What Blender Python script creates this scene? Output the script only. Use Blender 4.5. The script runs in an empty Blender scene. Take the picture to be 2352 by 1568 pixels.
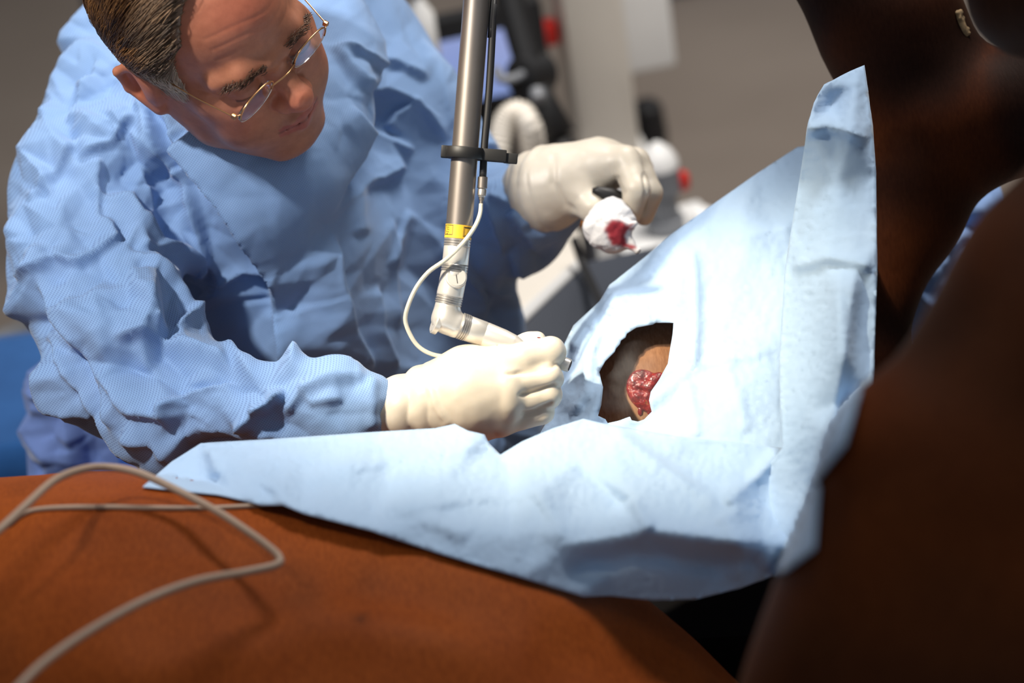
import bpy, bmesh, math, random
import numpy as np
from mathutils import Vector, Matrix
from mathutils.geometry import delaunay_2d_cdt

# ---------------------------------------------------------------- camera, world, lights, exposure
W, H, LENS = 2352.0, 1568.0, 85.0
FPX = W * LENS / 36.0
CAM = np.array([0.0, 0.0, 2.10])
PITCH, ROLL = math.radians(28), math.radians(9)
FWD = np.array([0, math.cos(PITCH), -math.sin(PITCH)])
_R0 = np.array([1.0, 0, 0]); _U0 = np.array([0, math.sin(PITCH), math.cos(PITCH)])
RIGHT = math.cos(ROLL) * _R0 - math.sin(ROLL) * _U0
UP = math.sin(ROLL) * _R0 + math.cos(ROLL) * _U0

def P(px, py, d):
    """world point seen at pixel (px, py) at depth d metres in front of the camera"""
    return CAM + d * (FWD + (px - W / 2) / FPX * RIGHT + (H / 2 - py) / FPX * UP)

def project(v):
    q = np.asarray(v, float) - CAM
    d = q @ FWD
    return W / 2 + FPX * (q @ RIGHT) / d, H / 2 - FPX * (q @ UP) / d, d

scene = bpy.context.scene
COL = scene.collection
cam_data = bpy.data.cameras.new('camera')
cam_data.lens = LENS; cam_data.sensor_width = 36.0; cam_data.clip_start = 0.05; cam_data.clip_end = 60
cam_data.dof.use_dof = True
cam_data.dof.focus_distance = 2.29
cam_data.dof.aperture_fstop = 2.7
cam_data.dof.aperture_blades = 8
cam = bpy.data.objects.new('camera', cam_data); COL.objects.link(cam)
cam.matrix_world = Matrix(((RIGHT[0], UP[0], -FWD[0], CAM[0]), (RIGHT[1], UP[1], -FWD[1], CAM[1]),
                           (RIGHT[2], UP[2], -FWD[2], CAM[2]), (0, 0, 0, 1)))
scene.camera = cam

scene.view_settings.view_transform = 'Standard'
scene.view_settings.look = 'None'
scene.view_settings.exposure = 0.0
scene.view_settings.gamma = 1.0
scene.view_settings.use_curve_mapping = False

world = bpy.data.worlds.new('room_ambience'); scene.world = world
world.use_nodes = True
bgn = world.node_tree.nodes['Background']
bgn.inputs[0].default_value = (0.84, 0.90, 1.0, 1); bgn.inputs[1].default_value = 0.28

def add_light(name, kind, loc, target, energy, color, **kw):
    l = bpy.data.lights.new(name, kind); l.energy = energy; l.color = color
    for k, v in kw.items(): setattr(l, k, v)
    o = bpy.data.objects.new(name, l); COL.objects.link(o)
    o.location = loc
    o.rotation_euler = (Vector(target) - Vector(loc)).to_track_quat('-Z', 'Y').to_euler()
    return o

# operating lamp, high on the left, aimed at the opening of the drape
LAMP_AIM = P(1480, 880, 2.28)
LAMP_POS = np.array([-0.95, 1.55, 2.75])
add_light('operating_lamp_light', 'SPOT', LAMP_POS, LAMP_AIM, 310, (1.0, 0.85, 0.61),
          spot_size=math.radians(18), spot_blend=1.0, shadow_soft_size=0.045)
# second, wider lamp head over the surgeon's shoulder, then a ceiling panel deeper in the room
add_light('second_lamp_light', 'SPOT', (-1.15, 1.25, 3.1), P(330, 470, 2.5), 235, (1.0, 0.96, 0.92),
          spot_size=math.radians(36), spot_blend=1.0, shadow_soft_size=0.07)
add_light('ceiling_panel_light', 'AREA', (0.8, 3.1, 3.4), (0.9, 4.6, 0.5), 105, (1.0, 0.94, 0.87), size=1.0)
# ---------------------------------------------------------------- helpers: tags, materials, meshes
def tag(o, label=None, cat=None, group=None, kind=None):
    if label: o['label'] = label
    if cat: o['category'] = cat
    if group: o['group'] = group
    if kind: o['kind'] = kind
    return o

def empty(name, loc=(0, 0, 0), **kw):
    o = bpy.data.objects.new(name, None); COL.objects.link(o)
    o.location = loc; o.empty_display_size = 0.02
    return tag(o, **kw)

def world_of(o):
    m = Matrix.Translation(o.location)
    return m if o.parent is None else world_of(o.parent) @ o.matrix_parent_inverse @ m

def parent(o, p):
    if p is not None:
        o.parent = p
        o.matrix_parent_inverse = world_of(p).inverted()
    return o

def mesh_obj(name, verts, faces, mat, par=None, smooth=True, colors=None):
    me = bpy.data.meshes.new(name)
    verts = np.asarray(verts, np.float32)
    if isinstance(faces, np.ndarray):
        nf, k = faces.shape
        me.vertices.add(len(verts)); me.vertices.foreach_set('co', verts.ravel())
        me.loops.add(nf * k); me.loops.foreach_set('vertex_index', faces.astype(np.int32).ravel())
        me.polygons.add(nf); me.polygons.foreach_set('loop_start', np.arange(0, nf * k, k, dtype=np.int32))
        me.update(calc_edges=True); me.validate()
    else:
        me.from_pydata(verts.tolist(), [], faces)
    if smooth: me.polygons.foreach_set('use_smooth', np.ones(len(me.polygons), bool))
    if colors is not None:
        a = me.color_attributes.new('Col', 'FLOAT_COLOR', 'POINT')
        c = np.ones((len(verts), 4), np.float32); c[:, :3] = colors
        a.data.foreach_set('color', c.ravel())
    me.materials.append(mat)
    o = bpy.data.objects.new(name, me); COL.objects.link(o)
    return parent(o, par)

def bm_obj(name, bm, mat, par=None, smooth=True):
    me = bpy.data.meshes.new(name); bm.normal_update(); bm.to_mesh(me); bm.free()
    if smooth:
        me.polygons.foreach_set('use_smooth', np.ones(len(me.polygons), bool))
    me.materials.append(mat)
    o = bpy.data.objects.new(name, me); COL.objects.link(o)
    return parent(o, par)

def solidify(o, t, off=0):
    m = o.modifiers.new('thickness', 'SOLIDIFY'); m.thickness = t; m.offset = off
    return o

class NT:
    """tiny node-tree builder"""
    def __init__(s, name):
        s.m = bpy.data.materials.new(name); s.m.use_nodes = True
        s.t = s.m.node_tree; s.b = s.t.nodes['Principled BSDF']; s.out = s.t.nodes['Material Output']
    def n(s, kind, **kw):
        x = s.t.nodes.new(kind)
        for k, v in kw.items():
            if k.startswith('i_'):
                key = k[2:]
                x.inputs[int(key) if key.isdigit() else key.replace('_', ' ')].default_value = v
            else: setattr(x, k, v)
        return x
    def l(s, a, b): s.t.links.new(a, b)
    def coord(s, scale=1.0, kind='Object', vec=None):
        tc = s.n('ShaderNodeTexCoord'); mp = s.n('ShaderNodeMapping')
        mp.inputs['Scale'].default_value = vec or (scale,) * 3
        s.l(tc.outputs[kind], mp.inputs['Vector']); return mp.outputs['Vector']
    def noise(s, scale, detail=3, rough=0.5, vec=None):
        x = s.n('ShaderNodeTexNoise'); x.inputs['Scale'].default_value = scale
        x.inputs['Detail'].default_value = detail; x.inputs['Roughness'].default_value = rough
        s.l(vec or s.coord(), x.inputs['Vector']); return x.outputs['Fac']
    def ramp(s, fac, stops):
        r = s.n('ShaderNodeValToRGB'); e = r.color_ramp.elements
        while len(e) < len(stops): e.new(0.5)
        for i, (p, c) in enumerate(stops): e[i].position = p; e[i].color = (*c, 1)
        s.l(fac, r.inputs['Fac']); return r.outputs['Color']
    def mix(s, fac, a, b, mode='MIX'):
        x = s.n('ShaderNodeMix', data_type='RGBA', blend_type=mode)
        for v, i in ((fac, 0), (a, 6), (b, 7)):
            if isinstance(v, (int, float)): x.inputs[i].default_value = v
            elif isinstance(v, tuple): x.inputs[i].default_value = (*v, 1)
            else: s.l(v, x.inputs[i])
        return x.outputs[2]
    def bump(s, h, strength=0.3, dist=0.002):
        b = s.n('ShaderNodeBump'); b.inputs['Strength'].default_value = strength; b.inputs['Distance'].default_value = dist
        s.l(h, b.inputs['Height']); s.l(b.outputs['Normal'], s.b.inputs['Normal']); return b
    def base(s, c):
        if isinstance(c, tuple): s.b.inputs['Base Color'].default_value = (*c, 1)
        else: s.l(c, s.b.inputs['Base Color'])
    def set(s, **kw):
        for k, v in kw.items(): s.b.inputs[k.replace('_', ' ')].default_value = v
        return s

def simple(name, col, rough=0.5, metal=0.0, var=0.12, scale=8, bump=0.0, **kw):
    t = NT(name)
    f = t.noise(scale, 4)
    t.base(t.ramp(f, [(0.3, tuple(c * (1 - var) for c in col)), (0.7, tuple(min(1, c * (1 + var)) for c in col))]))
    t.set(Roughness=rough, Metallic=metal, **kw)
    if bump: t.bump(t.noise(scale * 12, 4), bump)
    return t.m

# ---------------------------------------------------------------- signed-distance sculpting
class Field:
    def __init__(s, lo, hi, h):
        s.lo = np.array(lo, np.float32); s.h = h
        n = np.ceil((np.array(hi) - np.array(lo)) / h).astype(int) + 1
        ax = [s.lo[i] + np.arange(n[i], dtype=np.float32) * h for i in range(3)]
        s.X, s.Y, s.Z = np.meshgrid(*ax, indexing='ij', sparse=True)
        s.shape = tuple(n); s.f = np.full(s.shape, 9.0, np.float32)
    def seg(s, a, b, ra, rb):
        a = np.asarray(a, np.float32); b = np.asarray(b, np.float32); ab = b - a; L = float(ab @ ab) + 1e-12
        x = s.X - a[0]; y = s.Y - a[1]; z = s.Z - a[2]
        t = np.clip((x * ab[0] + y * ab[1] + z * ab[2]) / L, 0, 1)
        return np.sqrt((x - t * ab[0]) ** 2 + (y - t * ab[1]) ** 2 + (z - t * ab[2]) ** 2) - (ra + (rb - ra) * t)
    def ell(s, c, r, axes=None):
        A = np.eye(3) if axes is None else np.asarray(axes, float)
        q = 0
        x = s.X - c[0]; y = s.Y - c[1]; z = s.Z - c[2]
        for i in range(3):
            q = q + ((x * A[i][0] + y * A[i][1] + z * A[i][2]) / r[i]) ** 2
        return (np.sqrt(q) - 1) * float(min(r))
    def add(s, d, k=0.01):
        h = np.clip(0.5 + 0.5 * (s.f - d) / k, 0, 1)
        s.f = s.f * (1 - h) + d * h - k * h * (1 - h)
    def cut(s, d, k=0.005):
        d = -d
        h = np.clip(0.5 - 0.5 * (s.f - d) / k, 0, 1)
        s.f = s.f * (1 - h) + d * h + k * h * (1 - h)
    def chain(s, pts, k=0.01, join=None):
        """tapered capsule chain; blended internally first, then into the field"""
        keep = s.f; s.f = np.full(s.shape, 9.0, np.float32)
        for (a, ra), (b, rb) in zip(pts[:-1], pts[1:]): s.add(s.seg(a, b, ra, rb), k)
        d = s.f; s.f = keep
        s.add(d, k if join is None else join)
    def mesh(s, smooth=1):
        f = s.f; neg = f < 0
        off = [(i, j, k) for i in (0, 1) for j in (0, 1) for k in (0, 1)]
        nx, ny, nz = f.shape
        def c(a, o): return a[o[0]:nx - 1 + o[0], o[1]:ny - 1 + o[1], o[2]:nz - 1 + o[2]]
        cnt = sum(c(neg, o).astype(np.int8) for o in off)
        act = (cnt > 0) & (cnt < 8)
        ii = np.argwhere(act)
        vals = np.stack([f[ii[:, 0] + o[0], ii[:, 1] + o[1], ii[:, 2] + o[2]] for o in off], 1)
        pos = np.zeros((len(ii), 3)); num = np.zeros(len(ii))
        for a in range(8):
            for b in range(a + 1, 8):
                oa, ob = np.array(off[a]), np.array(off[b])
                if np.abs(oa - ob).sum() != 1: continue
                fa, fb = vals[:, a], vals[:, b]
                m = (fa < 0) != (fb < 0)
                t = np.where(m, fa / np.where(m, fa - fb, 1), 0)
                pos += m[:, None] * (oa + t[:, None] * (ob - oa)); num += m
        V = s.lo + (ii + pos / num[:, None]) * s.h
        idx = np.full(act.shape, -1, np.int32); idx[act] = np.arange(len(ii))
        quads = []
        for ax in range(3):
            sl0 = [slice(None)] * 3; sl1 = [slice(None)] * 3
            sl0[ax] = slice(0, -1); sl1[ax] = slice(1, None)
            a, b = neg[tuple(sl0)], neg[tuple(sl1)]
            e = np.argwhere(a != b)
            u, v = [(1, 2), (2, 0), (0, 1)][ax]
            ok = (e[:, u] > 0) & (e[:, v] > 0) & (e[:, u] < f.shape[u] - 1) & (e[:, v] < f.shape[v] - 1)
            e = e[ok]
            flip = ~a[tuple(e.T)]
            q = []
            for du, dv in ((-1, -1), (0, -1), (0, 0), (-1, 0)):
                g = e.copy(); g[:, u] += du; g[:, v] += dv
                q.append(idx[tuple(g.T)])
            q = np.stack(q, 1); q[flip] = q[flip][:, ::-1]
            quads.append(q)
        Q = np.concatenate(quads); Q = Q[(Q >= 0).all(1)]
        return relax(V, Q, smooth), Q

def edges_of(Q):
    k = Q.shape[1]
    return np.concatenate([Q[:, [i, (i + 1) % k]] for i in range(k)])

def relax(V, Q, it=1, lam=0.5, mask=None):
    E = edges_of(Q); n = len(V)
    deg = np.bincount(E[:, 0], minlength=n) + np.bincount(E[:, 1], minlength=n)
    for _ in range(it):
        N = np.stack([np.bincount(E[:, 0], V[E[:, 1], i], n) + np.bincount(E[:, 1], V[E[:, 0], i], n) for i in range(3)], 1)
        D = lam * (N / np.maximum(deg, 1)[:, None] - V)
        V = V + (D if mask is None else D * mask[:, None])
    return V

def subdivide(V, Q):
    n = len(V); E = np.sort(edges_of(Q), 1); U, inv = np.unique(E, axis=0, return_inverse=True); inv = inv.ravel().reshape(4, -1)
    M_ = (V[U[:, 0]] + V[U[:, 1]]) / 2; C_ = V[Q].mean(1); m = n + inv; c = n + len(U) + np.arange(len(Q))
    W_ = np.concatenate([V, M_, C_])
    return W_, np.concatenate([np.stack([Q[:, i], m[i], c, m[(i - 1) % 4]], 1) for i in range(4)])

def normals(V, Q):
    a = V[Q[:, 2]] - V[Q[:, 0]]; b = V[Q[:, -1]] - V[Q[:, 1]]
    if Q.shape[1] == 3: a = V[Q[:, 1]] - V[Q[:, 0]]; b = V[Q[:, 2]] - V[Q[:, 0]]
    fn = np.cross(a, b); n = len(V); N = np.zeros((n, 3))
    for j in range(Q.shape[1]):
        for i in range(3): N[:, i] += np.bincount(Q[:, j], fn[:, i], n)
    return N / np.maximum(np.linalg.norm(N, axis=1), 1e-12)[:, None]

def sstep(a, b, x):
    t = np.clip((x - a) / (b - a), 0, 1); return t * t * (3 - 2 * t)

def poly_dist(x, y, pts):
    """distance and signed side (positive = right of travel, in pixels with y down) to a polyline, plus the 0..1 position along it"""
    best = np.full(x.shape, 1e9); side = np.zeros(x.shape); along = np.zeros(x.shape)
    pts = np.asarray(pts, float); L = np.linalg.norm(np.diff(pts, axis=0), axis=1); S = np.r_[0, np.cumsum(L)]
    for i in range(len(pts) - 1):
        a, b = pts[i], pts[i + 1]; ab = b - a
        t = np.clip(((x - a[0]) * ab[0] + (y - a[1]) * ab[1]) / (ab @ ab), 0, 1)
        dx = x - a[0] - t * ab[0]; dy = y - a[1] - t * ab[1]; d = np.hypot(dx, dy)
        m = d < best
        best[m] = d[m]; side[m] = (ab[0] * dy - ab[1] * dx)[m]; along[m] = ((S[i] + t * L[i]) / S[-1])[m]
    return best, np.sign(side), along

def tri_interp(pts, vals, x, y):
    """piecewise linear interpolation over the Delaunay triangles of scattered points: crumpled-paper facets"""
    r = delaunay_2d_cdt([Vector((float(p[0]), float(p[1]))) for p in pts], [], [], 0, 1e-6)
    v2, tris, orig = r[0], r[2], r[3]
    vv = np.array([vals[o[0]] for o in orig], float); v2 = np.array([tuple(v) for v in v2])
    out = np.full(x.shape, np.nan)
    for t in tris:
        a, b, c = v2[t[0]], v2[t[1]], v2[t[2]]
        m = (x >= min(a[0], b[0], c[0]) - .01) & (x <= max(a[0], b[0], c[0]) + .01) & (y >= min(a[1], b[1], c[1]) - .01) & (y <= max(a[1], b[1], c[1]) + .01)
        if not m.any(): continue
        den = (b[1] - c[1]) * (a[0] - c[0]) + (c[0] - b[0]) * (a[1] - c[1])
        if abs(den) < 1e-12: continue
        xs, ys = x[m], y[m]
        w0 = ((b[1] - c[1]) * (xs - c[0]) + (c[0] - b[0]) * (ys - c[1])) / den
        w1 = ((c[1] - a[1]) * (xs - c[0]) + (a[0] - c[0]) * (ys - c[1])) / den
        w2 = 1 - w0 - w1
        ins = (w0 >= -1e-6) & (w1 >= -1e-6) & (w2 >= -1e-6)
        o = out[m]; o[ins] = (w0 * vv[t[0]] + w1 * vv[t[1]] + w2 * vv[t[2]])[ins]; out[m] = o
    return out

def facets(x, y, cell, seed, lo=(-300, -300), hi=(2700, 1900), aspect=1.0, ang=0.0):
    """random crumple height 0..1 with facet size `cell` (pixels of the work plane)"""
    rng = np.random.default_rng(seed)
    ca, sa = math.cos(ang), math.sin(ang)
    u = (x * ca + y * sa) / aspect; v = -x * sa + y * ca
    x0, x1, y0, y1 = u.min() - 2 * cell, u.max() + 2 * cell, v.min() - 2 * cell, v.max() + 2 * cell
    nx, ny = int((x1 - x0) / cell) + 2, int((y1 - y0) / cell) + 2
    gx, gy = np.meshgrid(np.arange(nx), np.arange(ny))
    px = x0 + (gx + rng.uniform(-.48, .48, gx.shape)) * cell; py = y0 + (gy + rng.uniform(-.48, .48, gx.shape)) * cell
    o = tri_interp(np.stack([px.ravel(), py.ravel()], 1), rng.uniform(0, 1, px.size), u, v)
    return np.nan_to_num(o, nan=0.5)

def vnoise(p, seed=0):
    """smooth value noise, p (n,3) in cells"""
    rng = np.random.default_rng(seed); T = rng.uniform(-1, 1, 4096)
    i = np.floor(p).astype(int); f = p - i; f = f * f * (3 - 2 * f); r = 0
    for a in (0, 1):
        for b in (0, 1):
            for c in (0, 1):
                h = ((i[:, 0] + a) * 73856093 ^ (i[:, 1] + b) * 19349663 ^ (i[:, 2] + c) * 83492791) & 4095
                r = r + T[h] * np.where(a, f[:, 0], 1 - f[:, 0]) * np.where(b, f[:, 1], 1 - f[:, 1]) * np.where(c, f[:, 2], 1 - f[:, 2])
    return r

def inside(poly, x, y):
    r = np.zeros(x.shape, bool); n = len(poly)
    for i in range(n):
        (x0, y0), (x1, y1) = poly[i], poly[(i + 1) % n]
        if y0 == y1: continue
        c = ((y0 > y) != (y1 > y)) & (x < (x1 - x0) * (y - y0) / (y1 - y0) + x0)
        r ^= c
    return r

# ---------------------------------------------------------------- tubes, lathes, boxes
def frame_along(pts):
    pts = np.asarray(pts, float); T = np.gradient(pts, axis=0); T /= np.linalg.norm(T, axis=1)[:, None]
    n = np.cross(T[0], [0.3, 0.2, 0.93]); n /= np.linalg.norm(n); Ns = []
    for t in T:
        n = n - t * (n @ t); n /= np.linalg.norm(n); Ns.append(n)
    Ns = np.array(Ns); return pts, T, Ns, np.cross(T, Ns)

def spline(pts, n=60):
    p = np.asarray(pts, float); p = np.vstack([2 * p[0] - p[1], p, 2 * p[-1] - p[-2]]); out = []
    m = len(p) - 3
    for s in np.linspace(0, m, n):
        i = min(int(s), m - 1); t = s - i; a, b, c, d = p[i:i + 4]
        out.append(.5 * ((2 * b) + (-a + c) * t + (2 * a - 5 * b + 4 * c - d) * t * t + (-a + 3 * b - 3 * c + d) * t ** 3))
    return np.array(out)

def sweep(pts, radii, sides=16, caps=True):
    pts, T, N, B = frame_along(pts); r = np.broadcast_to(np.asarray(radii, float), (len(pts),))
    a = np.linspace(0, 2 * np.pi, sides, endpoint=False)
    V = (pts[:, None] + r[:, None, None] * (np.cos(a)[None, :, None] * N[:, None] + np.sin(a)[None, :, None] * B[:, None])).reshape(-1, 3)
    F = []
    for i in range(len(pts) - 1):
        for j in range(sides):
            k = (j + 1) % sides
            F.append((i * sides + j, i * sides + k, (i + 1) * sides + k, (i + 1) * sides + j))
    if caps:
        F.append(tuple(range(sides - 1, -1, -1))); F.append(tuple(range((len(pts) - 1) * sides, len(pts) * sides)))
    return V, F

def tube(name, pts, r, mat, par=None, sides=16, n=None):
    if n: pts = spline(pts, n)
    V, F = sweep(pts, r, sides); return mesh_obj(name, V, F, mat, par)

def lathe(name, a, b, prof, mat, par=None, sides=40, sharp=True):
    """profile [(t along a->b, radius)] spun about the axis a->b"""
    a = np.asarray(a, float); b = np.asarray(b, float)
    pts = np.array([a + (b - a) * t for t, _ in prof]); T = (b - a) / np.linalg.norm(b - a)
    n = np.cross(T, [0.31, 0.17, 0.93]); n /= np.linalg.norm(n); m = np.cross(T, n)
    ang = np.linspace(0, 2 * np.pi, sides, endpoint=False)
    V = np.concatenate([p + r * (np.cos(ang)[:, None] * n + np.sin(ang)[:, None] * m) for p, (_, r) in zip(pts, prof)])
    F = []
    for i in range(len(prof) - 1):
        for j in range(sides):
            k = (j + 1) % sides
            F.append((i * sides + j, i * sides + k, (i + 1) * sides + k, (i + 1) * sides + j))
    F.append(tuple(range(sides - 1, -1, -1))); F.append(tuple(range((len(prof) - 1) * sides, len(prof) * sides)))
    o = mesh_obj(name, V, F, mat, par)
    if sharp: edge_split(o, 35)
    return o

def edge_split(o, deg=30):
    m = o.modifiers.new('edges', 'EDGE_SPLIT'); m.split_angle = math.radians(deg); return o

def hull_box(name, c, ax, half, mat, par=None, bev=0.004, seg=2):
    """bevelled box: centre, three axes (rows) and half sizes"""
    bm = bmesh.new(); bmesh.ops.create_cube(bm, size=2.0)
    A = np.array(ax, float)
    for v in bm.verts:
        v.co = Vector(np.asarray(c, float) + sum(A[i] * half[i] * v.co[i] for i in range(3)))
    if np.linalg.det(A) < 0: bmesh.ops.reverse_faces(bm, faces=bm.faces[:])
    if bev: bmesh.ops.bevel(bm, geom=bm.edges[:] + bm.verts[:], offset=bev, segments=seg, affect='EDGES', profile=0.6)
    o = bm_obj(name, bm, mat, par); edge_split(o, 40); return o

def slab(name, poly, nrm, thick, mat, par=None, bev=0.0):
    """prism: polygon of world points, extruded along nrm by thick"""
    bm = bmesh.new(); n = np.asarray(nrm, float) * thick
    a = [bm.verts.new(Vector(p)) for p in poly]; b = [bm.verts.new(Vector(np.asarray(p) + n)) for p in poly]
    k = len(poly)
    bm.faces.new(a[::-1]); bm.faces.new(b)
    for i in range(k): bm.faces.new((a[i], a[(i + 1) % k], b[(i + 1) % k], b[i]))
    bmesh.ops.recalc_face_normals(bm, faces=bm.faces[:])
    if bev: bmesh.ops.bevel(bm, geom=bm.edges[:], offset=bev, segments=2, affect='EDGES', profile=0.6)
    o = bm_obj(name, bm, mat, par); edge_split(o, 40); return o
# ---------------------------------------------------------------- materials
def fabric(name, a, b, dots=0.0, pitch=0.0030, rough=0.85, transl=0.0, sheen=0.25, fine=900):
    """non-woven surgical fabric: two close tones, an embossed dot grid and a fibrous relief"""
    t = NT(name)
    f = t.noise(14, 5, 0.6)
    col = t.ramp(f, [(0.25, a), (0.75, b)])
    if dots:
        # dot lattice in the sheet plane (object x / z)
        mp = t.coord(2 * math.pi / pitch, vec=(2 * math.pi / pitch, 0.35 * 2 * math.pi / pitch, 2 * math.pi / pitch))
        sx = t.n('ShaderNodeSeparateXYZ'); t.l(mp, sx.inputs[0])
        def mth(op, *ins):
            m = t.n('ShaderNodeMath', operation=op)
            for i, v in enumerate(ins):
                if isinstance(v, (int, float)): m.inputs[i].default_value = v
                else: t.l(v, m.inputs[i])
            return m.outputs[0]
        p = mth('SINE', mth('ADD', sx.outputs[0], sx.outputs[1])); q = mth('SINE', mth('ADD', sx.outputs[2], sx.outputs[1]))
        d = mth('MULTIPLY_ADD', mth('MULTIPLY', p, q), 0.5, 0.5)
        dm = t.n('ShaderNodeMapRange'); t.l(d, dm.inputs[0]); dm.inputs[1].default_value = 0.52; dm.inputs[2].default_value = 0.85
        dm.inputs[3].default_value = 0; dm.inputs[4].default_value = dots
        col = t.mix(dm.outputs[0], col, tuple(c * 0.42 for c in a[:2]) + (a[2] * 0.55,))
    t.base(col)
    t.set(Roughness=rough)
    t.b.inputs['Sheen Weight'].default_value = sheen; t.b.inputs['Sheen Roughness'].default_value = 0.4
    t.b.inputs['Specular IOR Level'].default_value = 0.3
    t.bump(t.noise(fine, 3, 0.6), 0.18, 0.0006)
    if transl:
        tr = t.n('ShaderNodeBsdfTranslucent'); t.l(col, tr.inputs['Color'])
        mx = t.n('ShaderNodeMixShader'); mx.inputs[0].default_value = transl
        t.l(t.b.outputs[0], mx.inputs[1]); t.l(tr.outputs[0], mx.inputs[2]); t.l(mx.outputs[0], t.out.inputs['Surface'])
    return t.m

M = {}
M['gown'] = fabric('gown_fabric', (0.225, 0.375, 0.635), (0.265, 0.415, 0.68), dots=0.65)
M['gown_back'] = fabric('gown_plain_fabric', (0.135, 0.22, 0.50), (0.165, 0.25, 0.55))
M['scrub'] = fabric('scrub_cotton', (0.012, 0.065, 0.30), (0.018, 0.085, 0.36), rough=0.9)
M['drape'] = fabric('drape_paper', (0.40, 0.565, 0.78), (0.45, 0.61, 0.82), rough=0.9, transl=0.10, fine=500)
M['drape_blue'] = fabric('drape_blue_paper', (0.22, 0.36, 0.66), (0.27, 0.41, 0.72), rough=0.9, transl=0.08, fine=500)
M['blue_cloth'] = fabric('blue_sheet', (0.012, 0.07, 0.22), (0.02, 0.10, 0.30), rough=0.9)

def coat_mat():
    t = NT('horse_coat')
    at = t.n('ShaderNodeAttribute', attribute_name='Col')
    hairs = t.noise(60, 6, 0.65, t.coord(vec=(7, 2.0, 2.0)))
    blot = t.noise(5, 4, 0.55)
    c = t.mix(t.ramp(hairs, [(0.3, (0, 0, 0)), (0.75, (1, 1, 1))]), (0.72, 0.66, 0.62), (1.15, 1.18, 1.2))
    c2 = t.mix(1.0, at.outputs['Color'], c, 'MULTIPLY')
    c3 = t.mix(t.ramp(blot, [(0.42, (0, 0, 0)), (0.68, (0.75, 0.75, 0.75))]), c2, t.mix(1.0, c2, (0.72, 0.62, 0.55), 'MULTIPLY'))
    t.base(c3)
    t.set(Roughness=0.62)
    t.b.inputs['Specular IOR Level'].default_value = 0.06
    t.b.inputs['Sheen Weight'].default_value = 0.04; t.b.inputs['Sheen Roughness'].default_value = 0.35
    t.b.inputs['Sheen Tint'].default_value = (1.0, 0.55, 0.3, 1)
    t.bump(t.noise(420, 3, 0.6, t.coord(vec=(1, .3, .3))), 0.25, 0.001)
    return t.m
M['coat'] = coat_mat()

def skin_mat():
    t = NT('skin')
    at = t.n('ShaderNodeAttribute', attribute_name='Col')
    n = t.noise(90, 5, 0.6)
    c = t.mix(t.ramp(n, [(0.3, (0, 0, 0)), (0.7, (1, 1, 1))]), (0.86, 0.80, 0.78), (1.08, 1.08, 1.06))
    t.base(t.mix(1.0, at.outputs['Color'], c, 'MULTIPLY'))
    t.set(Roughness=0.48)
    t.b.inputs['Subsurface Weight'].default_value = 0.12; t.b.inputs['Subsurface Radius'].default_value = (0.009, 0.003, 0.0015)
    t.b.inputs['Subsurface Scale'].default_value = 1.0
    t.bump(t.noise(700, 4, 0.6), 0.22, 0.0006)
    return t.m
M['skin'] = skin_mat()

def hair_mat():
    t = NT('hair')
    at = t.n('ShaderNodeAttribute', attribute_name='Col')
    t.base(at.outputs['Color']); t.set(Roughness=0.38)
    t.b.inputs['Specular IOR Level'].default_value = 0.5
    t.b.inputs['Anisotropic'].default_value = 0.6
    return t.m
M['hair'] = hair_mat()

def glove_mat():
    t = NT('latex_glove')
    n = t.noise(22, 5, 0.6)
    t.base(t.ramp(n, [(0.3, (0.64, 0.57, 0.465)), (0.7, (0.71, 0.645, 0.54))]))
    t.set(Roughness=0.42)
    t.b.inputs['Subsurface Weight'].default_value = 0.15; t.b.inputs['Subsurface Radius'].default_value = (0.006, 0.004, 0.002)
    t.bump(t.noise(260, 4, 0.6), 0.10, 0.0006)
    return t.m
M['glove'] = glove_mat()
M['steel'] = simple('brushed_steel', (0.30, 0.27, 0.25), 0.40, 0.85, 0.06, 30)
M['steel_light'] = simple('satin_aluminium', (0.78, 0.75, 0.70), 0.34, 0.55, 0.04, 40)
M['chrome'] = simple('polished_ring', (0.46, 0.44, 0.42), 0.32, 0.7, 0.05, 30)
M['black'] = simple('black_plastic', (0.010, 0.010, 0.011), 0.5, 0.0, 0.2, 20)
M['black_rubber'] = simple('black_rubber', (0.012, 0.012, 0.014), 0.55, 0.0, 0.2, 20)
M['white_plastic'] = simple('white_plastic', (0.85, 0.85, 0.84), 0.45, 0.0, 0.05, 6)
M['beige'] = simple('beige_enamel', (0.84, 0.78, 0.69), 0.5, 0.0, 0.05, 5)
M['dark_panel'] = simple('dark_grey_panel', (0.048, 0.056, 0.075), 0.5, 0.0, 0.12, 6)
M['grey_plastic'] = simple('grey_plastic', (0.20, 0.21, 0.23), 0.45, 0.0, 0.1, 6)
M['orange'] = simple('orange_plastic', (0.95, 0.32, 0.01), 0.4, 0.0, 0.08, 20)
M['red'] = simple('red_plastic', (0.62, 0.02, 0.012), 0.35, 0.0, 0.1, 20)
M['yellow'] = simple('yellow_label', (0.85, 0.50, 0.04), 0.45, 0.0, 0.05, 20)
M['ink'] = simple('black_ink', (0.015, 0.012, 0.01), 0.6)
M['hose'] = simple('beige_cable', (0.37, 0.26, 0.185), 0.5, 0.0, 0.08, 20)
M['gold'] = simple('gold_wire', (0.62, 0.36, 0.17), 0.28, 1.0, 0.05, 30)

def clear_tube():
    t = NT('milky_tube'); t.base(t.ramp(t.noise(30), [(0.3, (0.80, 0.78, 0.66)), (0.7, (0.86, 0.84, 0.74))]))
    t.set(Roughness=0.3); t.b.inputs['Transmission Weight'].default_value = 0.25
    t.b.inputs['Subsurface Weight'].default_value = 0.3; t.b.inputs['Subsurface Radius'].default_value = (0.004, 0.004, 0.003)
    return t.m
M['tube'] = clear_tube()

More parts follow.
